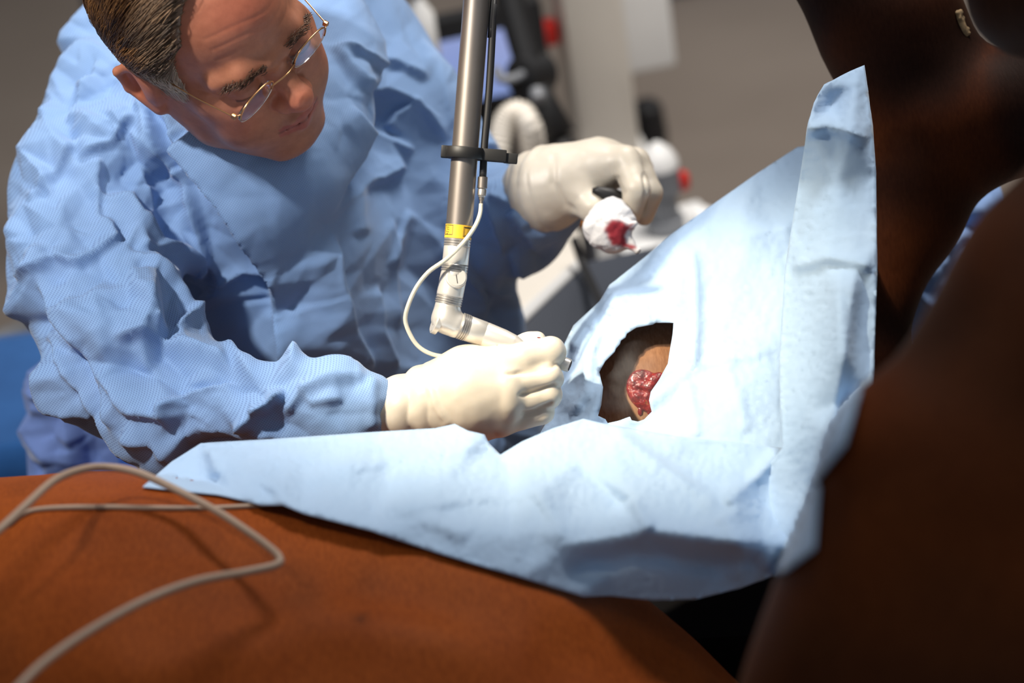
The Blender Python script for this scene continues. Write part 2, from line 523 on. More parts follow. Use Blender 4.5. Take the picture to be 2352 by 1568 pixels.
def lens_mat():
    t = NT('spectacle_glass'); t.base((0.97, 0.97, 1.0)); t.set(Roughness=0.02, IOR=1.25)
    t.b.inputs['Transmission Weight'].default_value = 1.0
    t.b.inputs['Coat Weight'].default_value = 0.3
    return t.m
M['lens'] = lens_mat()

def floor_mat():
    t = NT('floor_rubber')
    n = t.noise(1.1, 4, 0.5)
    t.base(t.ramp(n, [(0.3, (0.19, 0.155, 0.128)), (0.7, (0.27, 0.225, 0.19))]))
    t.set(Roughness=0.5); t.bump(t.noise(120, 4), 0.15)
    return t.m
M['floor'] = floor_mat()
M['wall'] = simple('wall_paint', (0.34, 0.31, 0.28), 0.7, 0, 0.06, 2)

def wound_mat():
    t = NT('raw_tissue')
    n = t.noise(170, 5, 0.65)
    t.base(t.ramp(n, [(0.30, (0.05, 0.006, 0.008)), (0.46, (0.18, 0.004, 0.008)), (0.62, (0.30, 0.015, 0.015)), (0.78, (0.50, 0.24, 0.09))]))
    t.set(Roughness=0.25); t.b.inputs['Coat Weight'].default_value = 0.45; t.b.inputs['Coat Roughness'].default_value = 0.06
    t.b.inputs['Subsurface Weight'].default_value = 0.1; t.b.inputs['Subsurface Radius'].default_value = (0.006, 0.001, 0.001)
    t.bump(t.noise(320, 4), 0.6, 0.002)
    return t.m
M['wound'] = wound_mat()

def gauze_mat():
    t = NT('gauze')
    at = t.n('ShaderNodeAttribute', attribute_name='Col')
    w = t.n('ShaderNodeTexWave', wave_type='BANDS', bands_direction='X'); w.inputs['Scale'].default_value = 210
    w2 = t.n('ShaderNodeTexWave', wave_type='BANDS', bands_direction='Z'); w2.inputs['Scale'].default_value = 210
    v = t.coord(); t.l(v, w.inputs[0]); t.l(v, w2.inputs[0])
    m = t.mix(1.0, w.outputs['Color'], w2.outputs['Color'], 'LIGHTEN')
    t.base(t.mix(1.0, at.outputs['Color'], t.mix(m, (0.72, 0.72, 0.74), (1, 1, 1)), 'MULTIPLY'))
    t.set(Roughness=0.95); t.bump(m, 0.5, 0.0008)
    return t.m
M['gauze'] = gauze_mat()

def screen_mat():
    t = NT('monitor_screen'); t.base((0.02, 0.02, 0.03)); t.set(Roughness=0.2)
    n = t.noise(3.0, 2); c = t.ramp(n, [(0.35, (0.22, 0.36, 0.80)), (0.65, (0.45, 0.50, 0.85))])
    t.l(c, t.b.inputs['Emission Color']); t.b.inputs['Emission Strength'].default_value = 0.75
    return t.m
M['screen'] = screen_mat()

M['cushion'] = simple('black_vinyl', (0.003, 0.003, 0.004), 0.8, 0.0, 0.2, 20, Specular_IOR_Level=0.1)
# ---------------------------------------------------------------- the room
def plane(name, pts, mat, kind='structure'):
    o = mesh_obj(name, np.array(pts, float), [tuple(range(len(pts)))], mat, smooth=False); tag(o, kind=kind); return o
plane('floor', [(-4, -1.5, 0), (5, -1.5, 0), (5, 9, 0), (-4, 9, 0)], M['floor'])
plane('wall_back', [(-4, 9, 0), (5, 9, 0), (5, 9, 3.6), (-4, 9, 3.6)], M['wall'])
plane('wall_left', [(-4, -1.5, 0), (-4, 9, 0), (-4, 9, 3.6), (-4, -1.5, 3.6)], M['wall'])
plane('wall_right', [(5, 9, 0), (5, -1.5, 0), (5, -1.5, 3.6), (5, 9, 3.6)], M['wall'])
# ---------------------------------------------------------------- horse lying on its back
horse = empty('horse', P(900, 2300, 2.05) * [1, 1, 0] + [0, 0, 0.45],
              label='bay horse lying on its back with its legs raised under the drapes', cat='horse')

def build_horse():
    S = lambda px, py, d, r: (P(px, py, d), r)
    trunk = [S(-1500, 1800, 2.2, .30), S(300, 1915, 2.12, .305), S(900, 1990, 2.12, .305), S(1500, 2400, 2.1, .30)]
    site = [S(900, 1750, 2.3, .18), S(1380, 1230, 2.42, .09), S(1500, 900, 2.43, .072), S(1800, 610, 2.60, .062), S(2050, 430, 2.58, .04)]
    back = [S(1750, 2300, 2.45, .16), S(1980, 1300, 2.50, .06), S(2000, 860, 2.46, .036), S(2022, 640, 2.46, .035), S(2075, 490, 2.46, .050), S(2150, 310, 2.44, .067)]
    up = [S(2150, 260, 2.44, .070), S(2050, 60, 2.44, .070), S(1860, -200, 2.44, .060)]
    rt = [S(2150, 300, 2.44, .068), S(2300, 262, 2.42, .057), S(2560, 230, 2.36, .07)]
    fore = [S(1500, 2900, 2.0, .25), S(2080, 2150, 1.62, .16), S(2225, 1600, 1.56, .130), S(2297, 1205, 1.55, .109), S(2545, 785, 1.56, .100), S(2850, 250, 1.62, .10), S(2800, -100, 1.8, .07), S(2395, -40, 1.95, .062)]
    allp = trunk + site + back + up + rt + fore
    lo = np.min([p - r for p, r in allp], 0) - .03; hi = np.max([p + r for p, r in allp], 0) + .03
    lo[0] = max(lo[0], -0.75)
    F = Field(lo, hi, 0.0085)
    F.chain(trunk, .05); F.chain(site, .04, .05); F.chain(back, .04, .03); F.chain(up, .03, .03); F.chain(rt, .03, .03)
    F.chain(fore, .05, .03)
    F.add(F.seg(P(2010, 1000, 1.53), P(2040, 960, 1.53), .017, .017), .05)         # joint of the near leg
    F.add(F.seg(P(2010, 330, 2.42), P(2030, 230, 2.42), .02, .025), .03)
    V, Q = F.mesh(3)
    N = normals(V, Q); V = V + N * (vnoise(V * 9, 3) * .006 + vnoise(V * 22, 4) * .002)[:, None]
    # muscle and rib relief of the flank
    px, py, d = project(V)
    for pts, w, h in (([(-50, 1290), (400, 1250), (900, 1330), (1500, 1560)], 60, -.006), ([(-50, 1180), (250, 1170), (600, 1240)], 40, .004),
                      ([(300, 1568), (700, 1440), (1200, 1480)], 70, .006), ([(640, 1330), (1000, 1400), (1300, 1568)], 50, -.004)):
        dist, _, t = poly_dist(px, py, pts)
        V = V + N * (h * np.exp(-(dist / w) ** 2) * (d < 2.15))[:, None]
    # bay coat: chestnut body, dark legs, shaved brown skin around the surgical site
    col = np.tile(np.array([.29, .067, .011]), (len(V), 1))
    def blend(c, w):
        nonlocal col
        w = np.clip(w, 0, 1)[:, None]; col = col * (1 - w) + np.array(c) * w
    def near(ch):
        b = np.full(len(V), 9.)
        for (a, ra), (c, rc) in zip(ch[:-1], ch[1:]):
            ab = c - a; t = np.clip((V - a) @ ab / (ab @ ab), 0, 1); b = np.minimum(b, np.linalg.norm(V - a - t[:, None] * ab, axis=1) - ra - (rc - ra) * t)
        return b
    blend((.20, .048, .010), .5 * sstep(.30, .62, vnoise(V * 14, 9)) * (near(back[1:]) > .05))
    legs = np.minimum(np.minimum(near(back[1:]), near(up)), near(rt))
    blend((.014, .0055, .0035), sstep(.05, .0, legs))
    blend((.034, .0115, .004), sstep(.05, .0, near(fore[1:])))
    blend((.42, .25, .145), sstep(.03, .0, near(site[1:4])))
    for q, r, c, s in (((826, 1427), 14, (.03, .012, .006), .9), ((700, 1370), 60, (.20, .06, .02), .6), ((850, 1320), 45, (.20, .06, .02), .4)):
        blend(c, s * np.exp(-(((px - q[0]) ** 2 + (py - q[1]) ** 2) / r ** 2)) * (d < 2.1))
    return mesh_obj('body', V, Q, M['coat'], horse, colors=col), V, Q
horse_body, HV, HQ = build_horse()
HN = normals(HV, HQ)
hpx, hpy, hd = project(HV)
def on_horse(px, py, dmin=0, dmax=9):
    """nearest camera-facing surface point of the horse at a pixel"""
    m = (hd > dmin) & (hd < dmax) & ((HN @ FWD) < 0.2)
    i = np.where(m)[0][np.argmin((hpx[m] - px) ** 2 + (hpy[m] - py) ** 2)]
    return HV[i], HN[i], hd[i]

from mathutils.bvhtree import BVHTree
HBVH = BVHTree.FromPolygons([Vector(v) for v in HV], [tuple(int(i) for i in q) for q in HQ])
def horse_depth(px, py, default=9.0):
    p = P(px, py, 1.0) - CAM; n = np.linalg.norm(p)
    r = HBVH.ray_cast(Vector(CAM), Vector(p / n))
    return float((np.array(r[0]) - CAM) @ FWD) if r[0] is not None else default
# wound: rim and moist tissue with lumps
def build_wound():
    c, n, d = on_horse(1484, 898, 2.25)
    u = RIGHT - n * (RIGHT @ n); u /= np.linalg.norm(u); v = np.cross(n, u)
    F = Field(c - .055, c + .055, .0011)
    def pt(px, py, k=0.0):
        s = d / FPX
        return c + u * (px - 1482) * s + v * (893 - py) * s + n * k
    F.add(F.ell(pt(1482, 893, -.002), (.018, .023, .006), (u * .82 + v * .57, -u * .57 + v * .82, n)), .004)
    F.cut(F.ell(pt(1483, 892, .006), (.013, .0175, .0065), (u * .82 + v * .57, -u * .57 + v * .82, n)), .003)
    rng = random.Random(4)
    for px, py, r in ((1462, 905, .0055), (1470, 880, .004), (1490, 885, .0055), (1500, 870, .006), (1485, 905, .004), (1512, 862, .005), (1475, 918, .004), (1495, 915, .003)):
        F.add(F.ell(pt(px, py, .0005), (r * 1.2, r, r * .8), (u, v, n)), .002)
    for i in range(40):
        F.add(F.ell(pt(1482 + rng.uniform(-30, 30), 893 + rng.uniform(-36, 36), .0 + rng.uniform(-.003, .001)), (rng.uniform(.001, .0028),) * 3), .0012)
    V, Q = F.mesh(1)
    # crust and blood run around it
    o = mesh_obj('wound', V, Q, M['wound'], horse); o['label'] = 'moist red open wound with a raised rim'
    for i, (px, py, l, w) in enumerate(((1472, 938, .006, .003), (1488, 946, .007, .003))):
        p, nn, _ = on_horse(px, py, 2.25)
        G = Field(p - .03, p + .03, .0013)
        G.add(G.ell(p, (w, l, .0018), (u, v, nn)), .001)
        V, Q = G.mesh(1); mesh_obj('blood_smear', V, Q, M['wound'], horse)
    # chestnut callus and a pale spot on the far leg
    p, nn, _ = on_horse(2207, 48, 2.2)
    G = Field(p - .04, p + .04, .0014)
    a = P(2190, 25, 2.4) - P(2225, 75, 2.4); a = a - nn * (a @ nn); a /= np.linalg.norm(a); b = np.cross(nn, a)
    G.add(G.ell(p, (.015, .005, .0035), (a, b, nn)), .002)
    for i in range(14): G.add(G.ell(p + a * rng.uniform(-.013, .013) + b * rng.uniform(-.004, .004) + nn * .002, (.0022,) * 3), .001)
    V, Q = G.mesh(1); mesh_obj('chestnut_callus', V, Q, simple('callus', (.30, .20, .10), .8, var=.4, scale=200, bump=.5), horse)
build_wound()
# ---------------------------------------------------------------- surgical drapes
def sheet(name, outline, ctrl, mat, par=None, hole=None, step=9, seed=1, crumple=0.004, cell=70, blur=2, folds=(), thick=.0012, dens=9, fine=0.0006, lie=None):
    """cloth: outline and control points are (px, py, depth); depth is interpolated in flat facets, softened, then creased"""
    def dens_edge(poly):
        out = []
        for a, b in zip(poly, poly[1:] + poly[:1]):
            n = max(1, int(math.hypot(b[0] - a[0], b[1] - a[1]) / dens))
            out += [tuple(a[i] + (b[i] - a[i]) * k / n for i in range(2)) for k in range(n)]
        return out
    ol = [(p[0], p[1]) for p in outline]; b = dens_edge(ol)
    hb = dens_edge(hole) if hole else []
    xs = np.arange(min(p[0] for p in ol), max(p[0] for p in ol), step); ys = np.arange(min(p[1] for p in ol), max(p[1] for p in ol), step)
    gx, gy = np.meshgrid(xs, ys); rng = np.random.default_rng(seed)
    gx = (gx + rng.uniform(-.25, .25, gx.shape) * step).ravel(); gy = (gy + rng.uniform(-.25, .25, gy.shape) * step).ravel()
    ok = inside(ol, gx, gy)
    if hole: ok &= ~inside(hole, gx, gy)
    for poly in (b, hb):
        if poly:
            dist, _, _ = poly_dist(gx, gy, list(poly) + [poly[0]]); ok &= dist > step * .55
    pts = b + hb + list(zip(gx[ok], gy[ok]))
    ed = [(i, (i + 1) % len(b)) for i in range(len(b))] + [(len(b) + i, len(b) + (i + 1) % len(hb)) for i in range(len(hb))]
    r = delaunay_2d_cdt([Vector(p) for p in pts], ed, [], 0, 1e-5)
    v = np.array([tuple(p) for p in r[0]]); T = np.array([t[::-1] for t in r[2]])
    c = v[T].mean(1); k = inside(ol, c[:, 0], c[:, 1])
    if hole: k &= ~inside(hole, c[:, 0], c[:, 1])
    T = T[k]
    x, y = v[:, 0], v[:, 1]
    cp = [tuple(p) for p in outline] + list(ctrl)
    D = tri_interp([p[:2] for p in cp], [p[2] for p in cp], x, y)
    bad = np.isnan(D)
    if bad.any():
        ca = np.array(cp)
        D[bad] = [ca[np.argmin((ca[:, 0] - a) ** 2 + (ca[:, 1] - b_) ** 2), 2] for a, b_ in zip(x[bad], y[bad])]
    V = np.stack([x, y, D * 1000], 1)
    V2 = relax(V, T, blur, .6); D = V2[:, 2] / 1000
    D = D + crumple * (facets(x, y, cell, seed) - .5) * 2 + crumple * .45 * (facets(x, y, cell * .45, seed + 7) - .5) * 2
    V3 = relax(np.stack([x, y, D * 1000], 1), T, 1, .5); D = V3[:, 2] / 1000
    for pl, w, h, kind in folds:
        h = h * 1.35
        dist, side, t = poly_dist(x, y, pl); end = np.clip(np.minimum(t, 1 - t) / .12, 0, 1)
        end = end * end * (3 - 2 * end)
        if kind == 'r': D = D - h * np.exp(-(dist / w) ** 2) * end
        else:  # one side raised, falling off slowly; sharp drop at the line
            s = dist * side * (1 if kind == '+' else -1)
            D = D - h * end * np.where(s > 0, np.exp(-s / w), np.exp(-(s / 17) ** 2))
    D = D + fine * vnoise(np.stack([x / 26, y / 26, x * 0], 1), seed)
    if lie is not None:      # rest on the horse wherever it would sink into it
        hdp = np.array([horse_depth(a, b_) for a, b_ in zip(x, y)]); D = np.minimum(D, hdp - lie)
    Wp = CAM + D[:, None] * (FWD + ((x - W / 2) / FPX)[:, None] * RIGHT + ((H / 2 - y) / FPX)[:, None] * UP)
    o = mesh_obj(name, Wp, T, mat, par); solidify(o, thick)
    return o

HOLE = [(1373, 955), (1380, 930), (1385, 890), (1376, 855), (1390, 830), (1412, 808), (1415, 800), (1424, 790), (1426, 782), (1437, 775), (1440, 766),
        (1462, 752), (1500, 745), (1506, 741), (1547, 741), (1545, 770), (1537, 815), (1534, 836), (1514, 872), (1511, 877), (1495, 900), (1491, 920),
        (1497, 945), (1480, 963), (1465, 968), (1450, 965), (1447, 957), (1425, 965), (1396, 972), (1390, 962)]

field_drape = sheet('fenestrated_drape',
    [(1200, 1060, 2.27), (1262, 960, 2.33), (1285, 880, 2.36), (1292, 800, 2.40), (1318, 748, 2.42), (1378, 692, 2.42), (1400, 655, 2.44), (1480, 592, 2.46), (1540, 540, 2.48),
     (1620, 482, 2.49), (1740, 398, 2.50), (1832, 338, 2.50), (1900, 330, 2.48), (1960, 340, 2.46), (1985, 600, 2.40), (1985, 860, 2.33), (1940, 1020, 2.24), (1860, 1120, 2.18), (1600, 1120, 2.16), (1350, 1080, 2.19)],
    [(1340, 960, 2.285), (1345, 850, 2.335), (1350, 780, 2.365), (1420, 700, 2.365), (1560, 560, 2.44), (1590, 700, 2.37), (1596, 830, 2.30), (1560, 690, 2.365), (1480, 640, 2.43),
     (1400, 780, 2.345), (1460, 720, 2.35), (1580, 900, 2.265), (1520, 950, 2.255), (1440, 1000, 2.255), (1650, 780, 2.32), (1785, 800, 2.30), (1700, 600, 2.40),
     (1790, 560, 2.42), (1700, 480, 2.455), (1790, 690, 2.36), (1700, 900, 2.25), (1790, 1000, 2.21), (1650, 1000, 2.21), (1850, 700, 2.36), (1370, 880, 2.315), (1310, 850, 2.365)],
    M['drape'], hole=HOLE, seed=3, crumple=.0028, cell=120, step=7, lie=.012,
    folds=[([(1588, 555), (1594, 650), (1596, 740), (1590, 850)], 22, .010, '+'), ([(1400, 1000), (1590, 840), (1700, 815), (1790, 800)], 40, .006, '-'),
           ([(1300, 960), (1345, 900), (1350, 810), (1400, 700), (1420, 650)], 26, .012, '-'), ([(1590, 560), (1700, 545), (1830, 520)], 40, .007, '+'),
           ([(1575, 870), (1590, 950), (1600, 1010)], 20, .004, '+'), ([(1660, 830), (1700, 930), (1715, 1000)], 20, .003, '+'),
           ([(1385, 880), (1360, 960), (1330, 1000)], 14, .008, 'r'), ([(1310, 800), (1345, 745), (1375, 735)], 15, .008, 'r')])
tag(field_drape, 'light blue paper drape with a torn opening over the wound', 'drape')

flap = sheet('drape_flap',
    [(1856, 285, 2.24), (1870, 235, 2.25), (1892, 195, 2.27), (1950, 165, 2.30), (1985, 150, 2.31), (1990, 185, 2.30), (2004, 290, 2.26), (2012, 400, 2.23), (2014, 620, 2.16), (2008, 800, 2.12), (2004, 905, 2.09),
     (1990, 1000, 2.06), (1930, 1150, 2.03), (1880, 1270, 2.02), (1845, 1300, 2.03), (1780, 1240, 2.06), (1690, 1160, 2.12), (1745, 1090, 2.13), (1797, 1030, 2.12), (1792, 930, 2.15), (1790, 830, 2.18), (1803, 620, 2.23), (1835, 420, 2.26)],
    [(1930, 290, 2.24), (1905, 250, 2.28), (1965, 190, 2.275), (1950, 300, 2.22), (1920, 420, 2.22), (1900, 620, 2.17), (1925, 640, 2.15), (1890, 800, 2.13), (1930, 800, 2.10), (1860, 950, 2.10),
     (1900, 1000, 2.06), (1850, 1100, 2.08), (1840, 1200, 2.05), (1770, 1160, 2.10), (1975, 620, 2.16), (1975, 800, 2.12)],
    M['drape'], field_drape, seed=8, crumple=.0025, cell=130, step=7,
    folds=[([(1845, 300), (1900, 285), (1950, 300), (2000, 320)], 26, .012, '-'), ([(1815, 610), (1900, 590), (1965, 600), (2010, 615)], 30, .009, '-'), ([(1965, 600), (1940, 800), (1900, 1000), (1870, 1150)], 60, .012, '+')])

front_drape = sheet('front_drape',
    [(328, 1118, 2.14), (395, 1060, 2.16), (462, 1018, 2.17), (620, 1009, 2.17), (850, 993, 2.17), (1000, 984, 2.17), (1045, 974, 2.17), (1076, 990, 2.16), (1112, 998, 2.15), (1124, 1020, 2.15), (1149, 1045, 2.14),
     (1200, 1014, 2.15), (1270, 984, 2.16), (1340, 962, 2.17), (1380, 972, 2.165), (1560, 1003, 2.15), (1700, 1017, 2.15), (1802, 1030, 2.15), (1850, 1040, 2.15), (1880, 1120, 2.10), (1870, 1260, 2.05), (1800, 1312, 2.05), (1700, 1350, 2.04), (1600, 1375, 2.03), (1500, 1378, 2.02),
     (1400, 1368, 2.01), (1340, 1370, 1.985), (1200, 1327, 1.97), (1000, 1268, 1.975), (850, 1218, 1.985), (700, 1180, 2.0), (650, 1160, 2.01), (600, 1160, 2.02), (520, 1140, 2.05), (500, 1136, 2.08), (420, 1128, 2.12)],
    [(470, 1050, 2.155), (510, 1095, 2.09), (495, 1100, 2.12), (640, 1125, 2.03), (620, 1140, 2.04), (560, 1090, 2.07), (900, 1060, 2.115), (1090, 1010, 2.14), (1120, 1045, 2.13), (800, 1090, 2.07), (700, 1040, 2.13),
     (1000, 1130, 2.04), (1230, 1135, 2.03), (1225, 1145, 2.04), (1000, 1200, 1.995), (1180, 1230, 1.99), (1300, 1250, 1.985), (1450, 1230, 1.985), (1600, 1235, 1.99), (1700, 1250, 2.0), (1330, 1060, 2.11), (1390, 985, 2.155),
     (1500, 1090, 2.09), (1650, 1165, 2.035), (1600, 1150, 2.06), (1455, 1140, 2.045), (1430, 1160, 2.06), (1230, 1215, 2.0), (1480, 1215, 1.99), (1760, 1160, 2.10), (1690, 1160, 2.05), (1700, 1080, 2.12), (1600, 1040, 2.14),
     (1750, 1240, 2.03), (1550, 1300, 2.01), (1400, 1310, 2.0), (1650, 1310, 2.03), (1200, 1080, 2.10), (1170, 1100, 2.095)],
    M['drape'], seed=5, crumple=.0022, cell=140, step=7, dens=7, blur=2, lie=.009,
    folds=[([(760, 1075), (950, 1050), (1115, 1018)], 36, .007, '-'), ([(900, 1165), (1080, 1145), (1232, 1135)], 40, .006, '-'), ([(1400, 985), (1500, 1060), (1600, 1130), (1655, 1165)], 40, .012, '+'),
           ([(1660, 1165), (1740, 1095), (1800, 1032)], 22, .010, '+'), ([(1450, 1145), (1470, 1190), (1500, 1215)], 24, .008, '+'), ([(1230, 1228), (1400, 1205), (1600, 1222), (1750, 1260)], 26, .007, 'r'),
           ([(1660, 1170), (1690, 1230), (1780, 1300)], 30, .010, 'r'), ([(480, 1030), (488, 1060), (500, 1095)], 16, .008, '+'), ([(1280, 1320), (1450, 1270), (1640, 1290), (1780, 1275)], 26, -.008, 'r'),
           ([(880, 1160), (990, 1190), (1080, 1240)], 22, .004, 'r')])
tag(front_drape, 'white-lit blue paper drape spread over the horse in the foreground', 'drape')

rear_drape = sheet('rear_drape',
    [(2060, 760, 2.66), (2075, 640, 2.66), (2130, 500, 2.66), (2240, 430, 2.65), (2292, 418, 2.64), (2308, 455, 2.62), (2330, 560, 2.62), (2300, 760, 2.60), (2180, 860, 2.60), (2090, 800, 2.62)],
    [(2100, 660, 2.62), (2180, 600, 2.60), (2230, 540, 2.64), (2195, 560, 2.58), (2140, 720, 2.60), (2200, 690, 2.58), (2240, 480, 2.62)],
    M['drape_blue'], seed=12, crumple=.006, cell=80, step=8, folds=[([(2090, 655), (2120, 690), (2160, 720)], 20, .012, '+'), ([(2200, 520), (2180, 600), (2110, 660)], 22, .010, '-'), ([(2190, 530), (2230, 545), (2250, 560)], 14, .01, 'r')])
tag(rear_drape, 'crumpled blue cloth hanging behind the dark raised leg', 'drape')
# ---------------------------------------------------------------- the surgeon
person = empty('person', P(650, 900, 2.75) * [1, 1, 0],
               label='person with grey-brown hair in a blue surgical gown, bending over the drapes', cat='person')

# head frame in camera axes (columns: subject's right, forward, up)
_HR = np.array([[-.680, .657, -.325], [-.672, -.383, .633], [.292, .649, .702]])
_th = math.radians(9)
_HR = np.stack([_HR[:, 0], _HR[:, 1] * math.cos(_th) - _HR[:, 2] * math.sin(_th), _HR[:, 2] * math.cos(_th) + _HR[:, 1] * math.sin(_th)], 1)
HEADR = 1.04 * np.stack([_HR[0, i] * RIGHT + _HR[1, i] * UP - _HR[2, i] * FWD for i in range(3)], 1)   # world columns
NASION = P(632, 146, 2.27)
def HP(x, y, z): return NASION + HEADR @ np.array([x, y, z], float)

def build_head():
    F = Field((-.105, -.235, -.255), (.105, .045, .155), .0017)
    F.add(F.ell((0, -.092, .040), (.075, .098, .088)), .02)
    F.add(F.ell((0, -.095, -.020), (.069, .070, .060)), .02)
    F.add(F.ell((0, -.060, -.045), (.062, .060, .070)), .03)
    for s in (-1, 1):
        F.chain([((s * .058, -.088, -.055), .016), ((s * .050, -.072, -.085), .016), ((s * .020, -.024, -.112), .015)], .01, .025)
        F.add(F.seg((s * .052, -.040, -.022), (s * .040, -.022, -.030), .017, .015), .02)      # cheekbone
        F.add(F.ell((s * .040, -.030, -.062), (.022, .020, .028)), .02)                         # cheek
        F.chain([((s * .050, -.020, .010), .008), ((s * .032, -.004, .016), .009), ((s * .010, .001, .010), .008)], .008, .014)  # brow
    F.add(F.seg((0, -.024, -.112), (0, -.026, -.104), .019, .020), .02)      # chin
    F.add(F.ell((0, -.018, -.075), (.030, .020, .026)), .018)                 # muzzle
    for s in (-1, 1):
        F.cut(F.ell((s * .031, .010, -.007), (.017, .016, .011)), .012)       # sockets
        F.add(F.ell((s * .032, -.0135, -.007), (.0150, .0145, .0135)), .004)  # lowered lids
        F.cut(F.seg((s * .019, .001, -.0135), (s * .045, -.003, -.0125), .0012, .0010), .0015)   # lid line
        F.cut(F.seg((s * .019, .002, .0015), (s * .047, -.003, -.001), .0014, .0012), .003)      # upper crease
        F.add(F.seg((s * .020, -.002, -.022), (s * .044, -.007, -.022), .004, .004), .006)       # bag under the eye
    F.chain([((0, -.004, -.002), .0075), ((0, .007, -.020), .0095), ((0, .0165, -.036), .0125), ((0, .013, -.042), .0115)], .006, .010)  # nose
    for s in (-1, 1):
        F.add(F.ell((s * .0125, .006, -.041), (.0085, .011, .0085)), .005)
        F.cut(F.ell((s * .0065, .010, -.0515), (.0038, .0055, .0035)), .003)
    F.chain([((-.026, -.014, -.0735), .0032), ((-.010, .002, -.0700), .0052), ((0, .0035, -.0708), .0048), ((.010, .002, -.0700), .0052), ((.026, -.014, -.0735), .0032)], .004, .006)
    F.chain([((-.024, -.014, -.0765), .0034), ((0, .0005, -.0810), .0064), ((.024, -.014, -.0765), .0034)], .004, .006)
    for a, b in (((-.026, -.010, -.0750), (-.012, .004, -.0748)), ((-.012, .004, -.0748), (.012, .004, -.0748)), ((.012, .004, -.0748), (.026, -.010, -.0750))):
        F.cut(F.seg(a, b, .0016, .0016), .003)
    # ears: shell, rim, lobe, hollow
    for s in (-1, 1):
        ax = np.array([[.94, s * 0 - .34, 0], [.34, .94, 0], [0, 0, 1]]) if s > 0 else np.array([[.94, .34, 0], [-.34, .94, 0], [0, 0, 1]])
        F.add(F.ell((s * .079, -.104, -.014), (.006, .018, .029), ax), .006)
        F.chain([((s * .076, -.092, .002), .0035), ((s * .087, -.104, .016), .004), ((s * .094, -.117, .006), .0042), ((s * .092, -.116, -.018), .004), ((s * .080, -.098, -.044), .0085)], .004, .005)
        F.add(F.ell((s * .076, -.100, -.006), (.013, .020, .026)), .010)
        F.cut(F.ell((s * .092, -.104, -.010), (.006, .008, .014)), .004)
    F.chain([((0, -.095, -.060), .056), ((0, -.125, -.14), .058), ((0, -.165, -.225), .066)], .02, .03)
    V, Q = F.mesh(2)
    N = normals(V, Q)
    x, y, z = V.T
    # forehead lines, crow's feet
    for z0, a in ((.040, .0004), (.052, .00035), (.064, .0003)):
        V = V - N * (a * np.exp(-((z - z0 - .004 * np.sin(x * 70)) / .0018) ** 2) * (np.abs(x) < .045) * (y > -.06))[:, None]
    for s in (-1, 1):
        for a in (-.5, 0, .5):
            dd = np.abs((z + .006) - a * (np.abs(x) - .05)); V = V - N * (.0006 * np.exp(-(dd / .0014) ** 2) * (np.sign(x) == s) * sstep(.048, .053, np.abs(x)) * sstep(.068, .06, np.abs(x)) * (y > -.05))[:, None]
    col = np.tile(np.array([.46, .190, .110]), (len(V), 1))
    def blend(c, w):
        nonlocal col
        w = np.clip(w, 0, 1)[:, None]; col = col * (1 - w) + np.array(c) * w
    g = lambda c, r: np.exp(-(((x - c[0]) / r[0]) ** 2 + ((y - c[1]) / r[1]) ** 2 + ((z - c[2]) / r[2]) ** 2))
    blend((.56, .160, .095), .75 * g((0, 0, .075), (.05, .06, .03)))
    blend((.52, .150, .095), .8 * g((0, .02, -.038), (.016, .02, .016)))
    for s in (-1, 1):
        blend((.50, .165, .105), .6 * g((s * .045, -.02, -.04), (.02, .03, .022)))
        blend((.52, .15, .08), .8 * g((s * .084, -.105, -.01), (.012, .025, .035)))
        blend((.33, .14, .10), .5 * g((s * .032, .0, -.006), (.016, .02, .009)))
        dd = np.abs(z + .013); blend((.10, .045, .03), .8 * np.exp(-(dd / .0016) ** 2) * (np.abs(np.abs(x) - .032) < .014) * (y > -.02))
    blend((.33, .155, .11), .45 * sstep(-.05, -.07, z) * sstep(-.10, -.06, y))
    lip = ((np.abs(x) < .025) & (np.abs(z + .0755) < .0095 - .14 * np.abs(x)) & (y > -.022)).astype(float)
    blend((.40, .115, .095), .85 * lip)
    blend((.16, .05, .04), .8 * np.exp(-((z + .0748) / .0014) ** 2) * (np.abs(x) < .026) * (y > -.02))
    Wd = NASION + V @ HEADR.T
    o = mesh_obj('body', Wd, Q, M['skin'], person, colors=col)
    return o, V, Q, N
head, KV, KQ, KN = build_head()

# ---- hair: a combed cap and several thousand strands over it
HAIRPOLY = [(180, -500), (900, -500), (640, -120), (556, 0), (500, 40), (470, 70), (430, 100), (408, 116), (402, 145), (410, 172), (432, 212), (424, 232), (395, 205),
            (370, 195), (335, 182), (300, 165), (262, 150), (150, 60)]
def hair_mask(V):
    m = V.copy(); m[:, 0] = np.abs(m[:, 0])
    px, py, _ = project(NASION + m @ HEADR.T)
    return inside(HAIRPOLY, px, py) & (V[:, 1] < -.035) & (V[:, 2] > -.05) & (m[:, 0] < .0815)

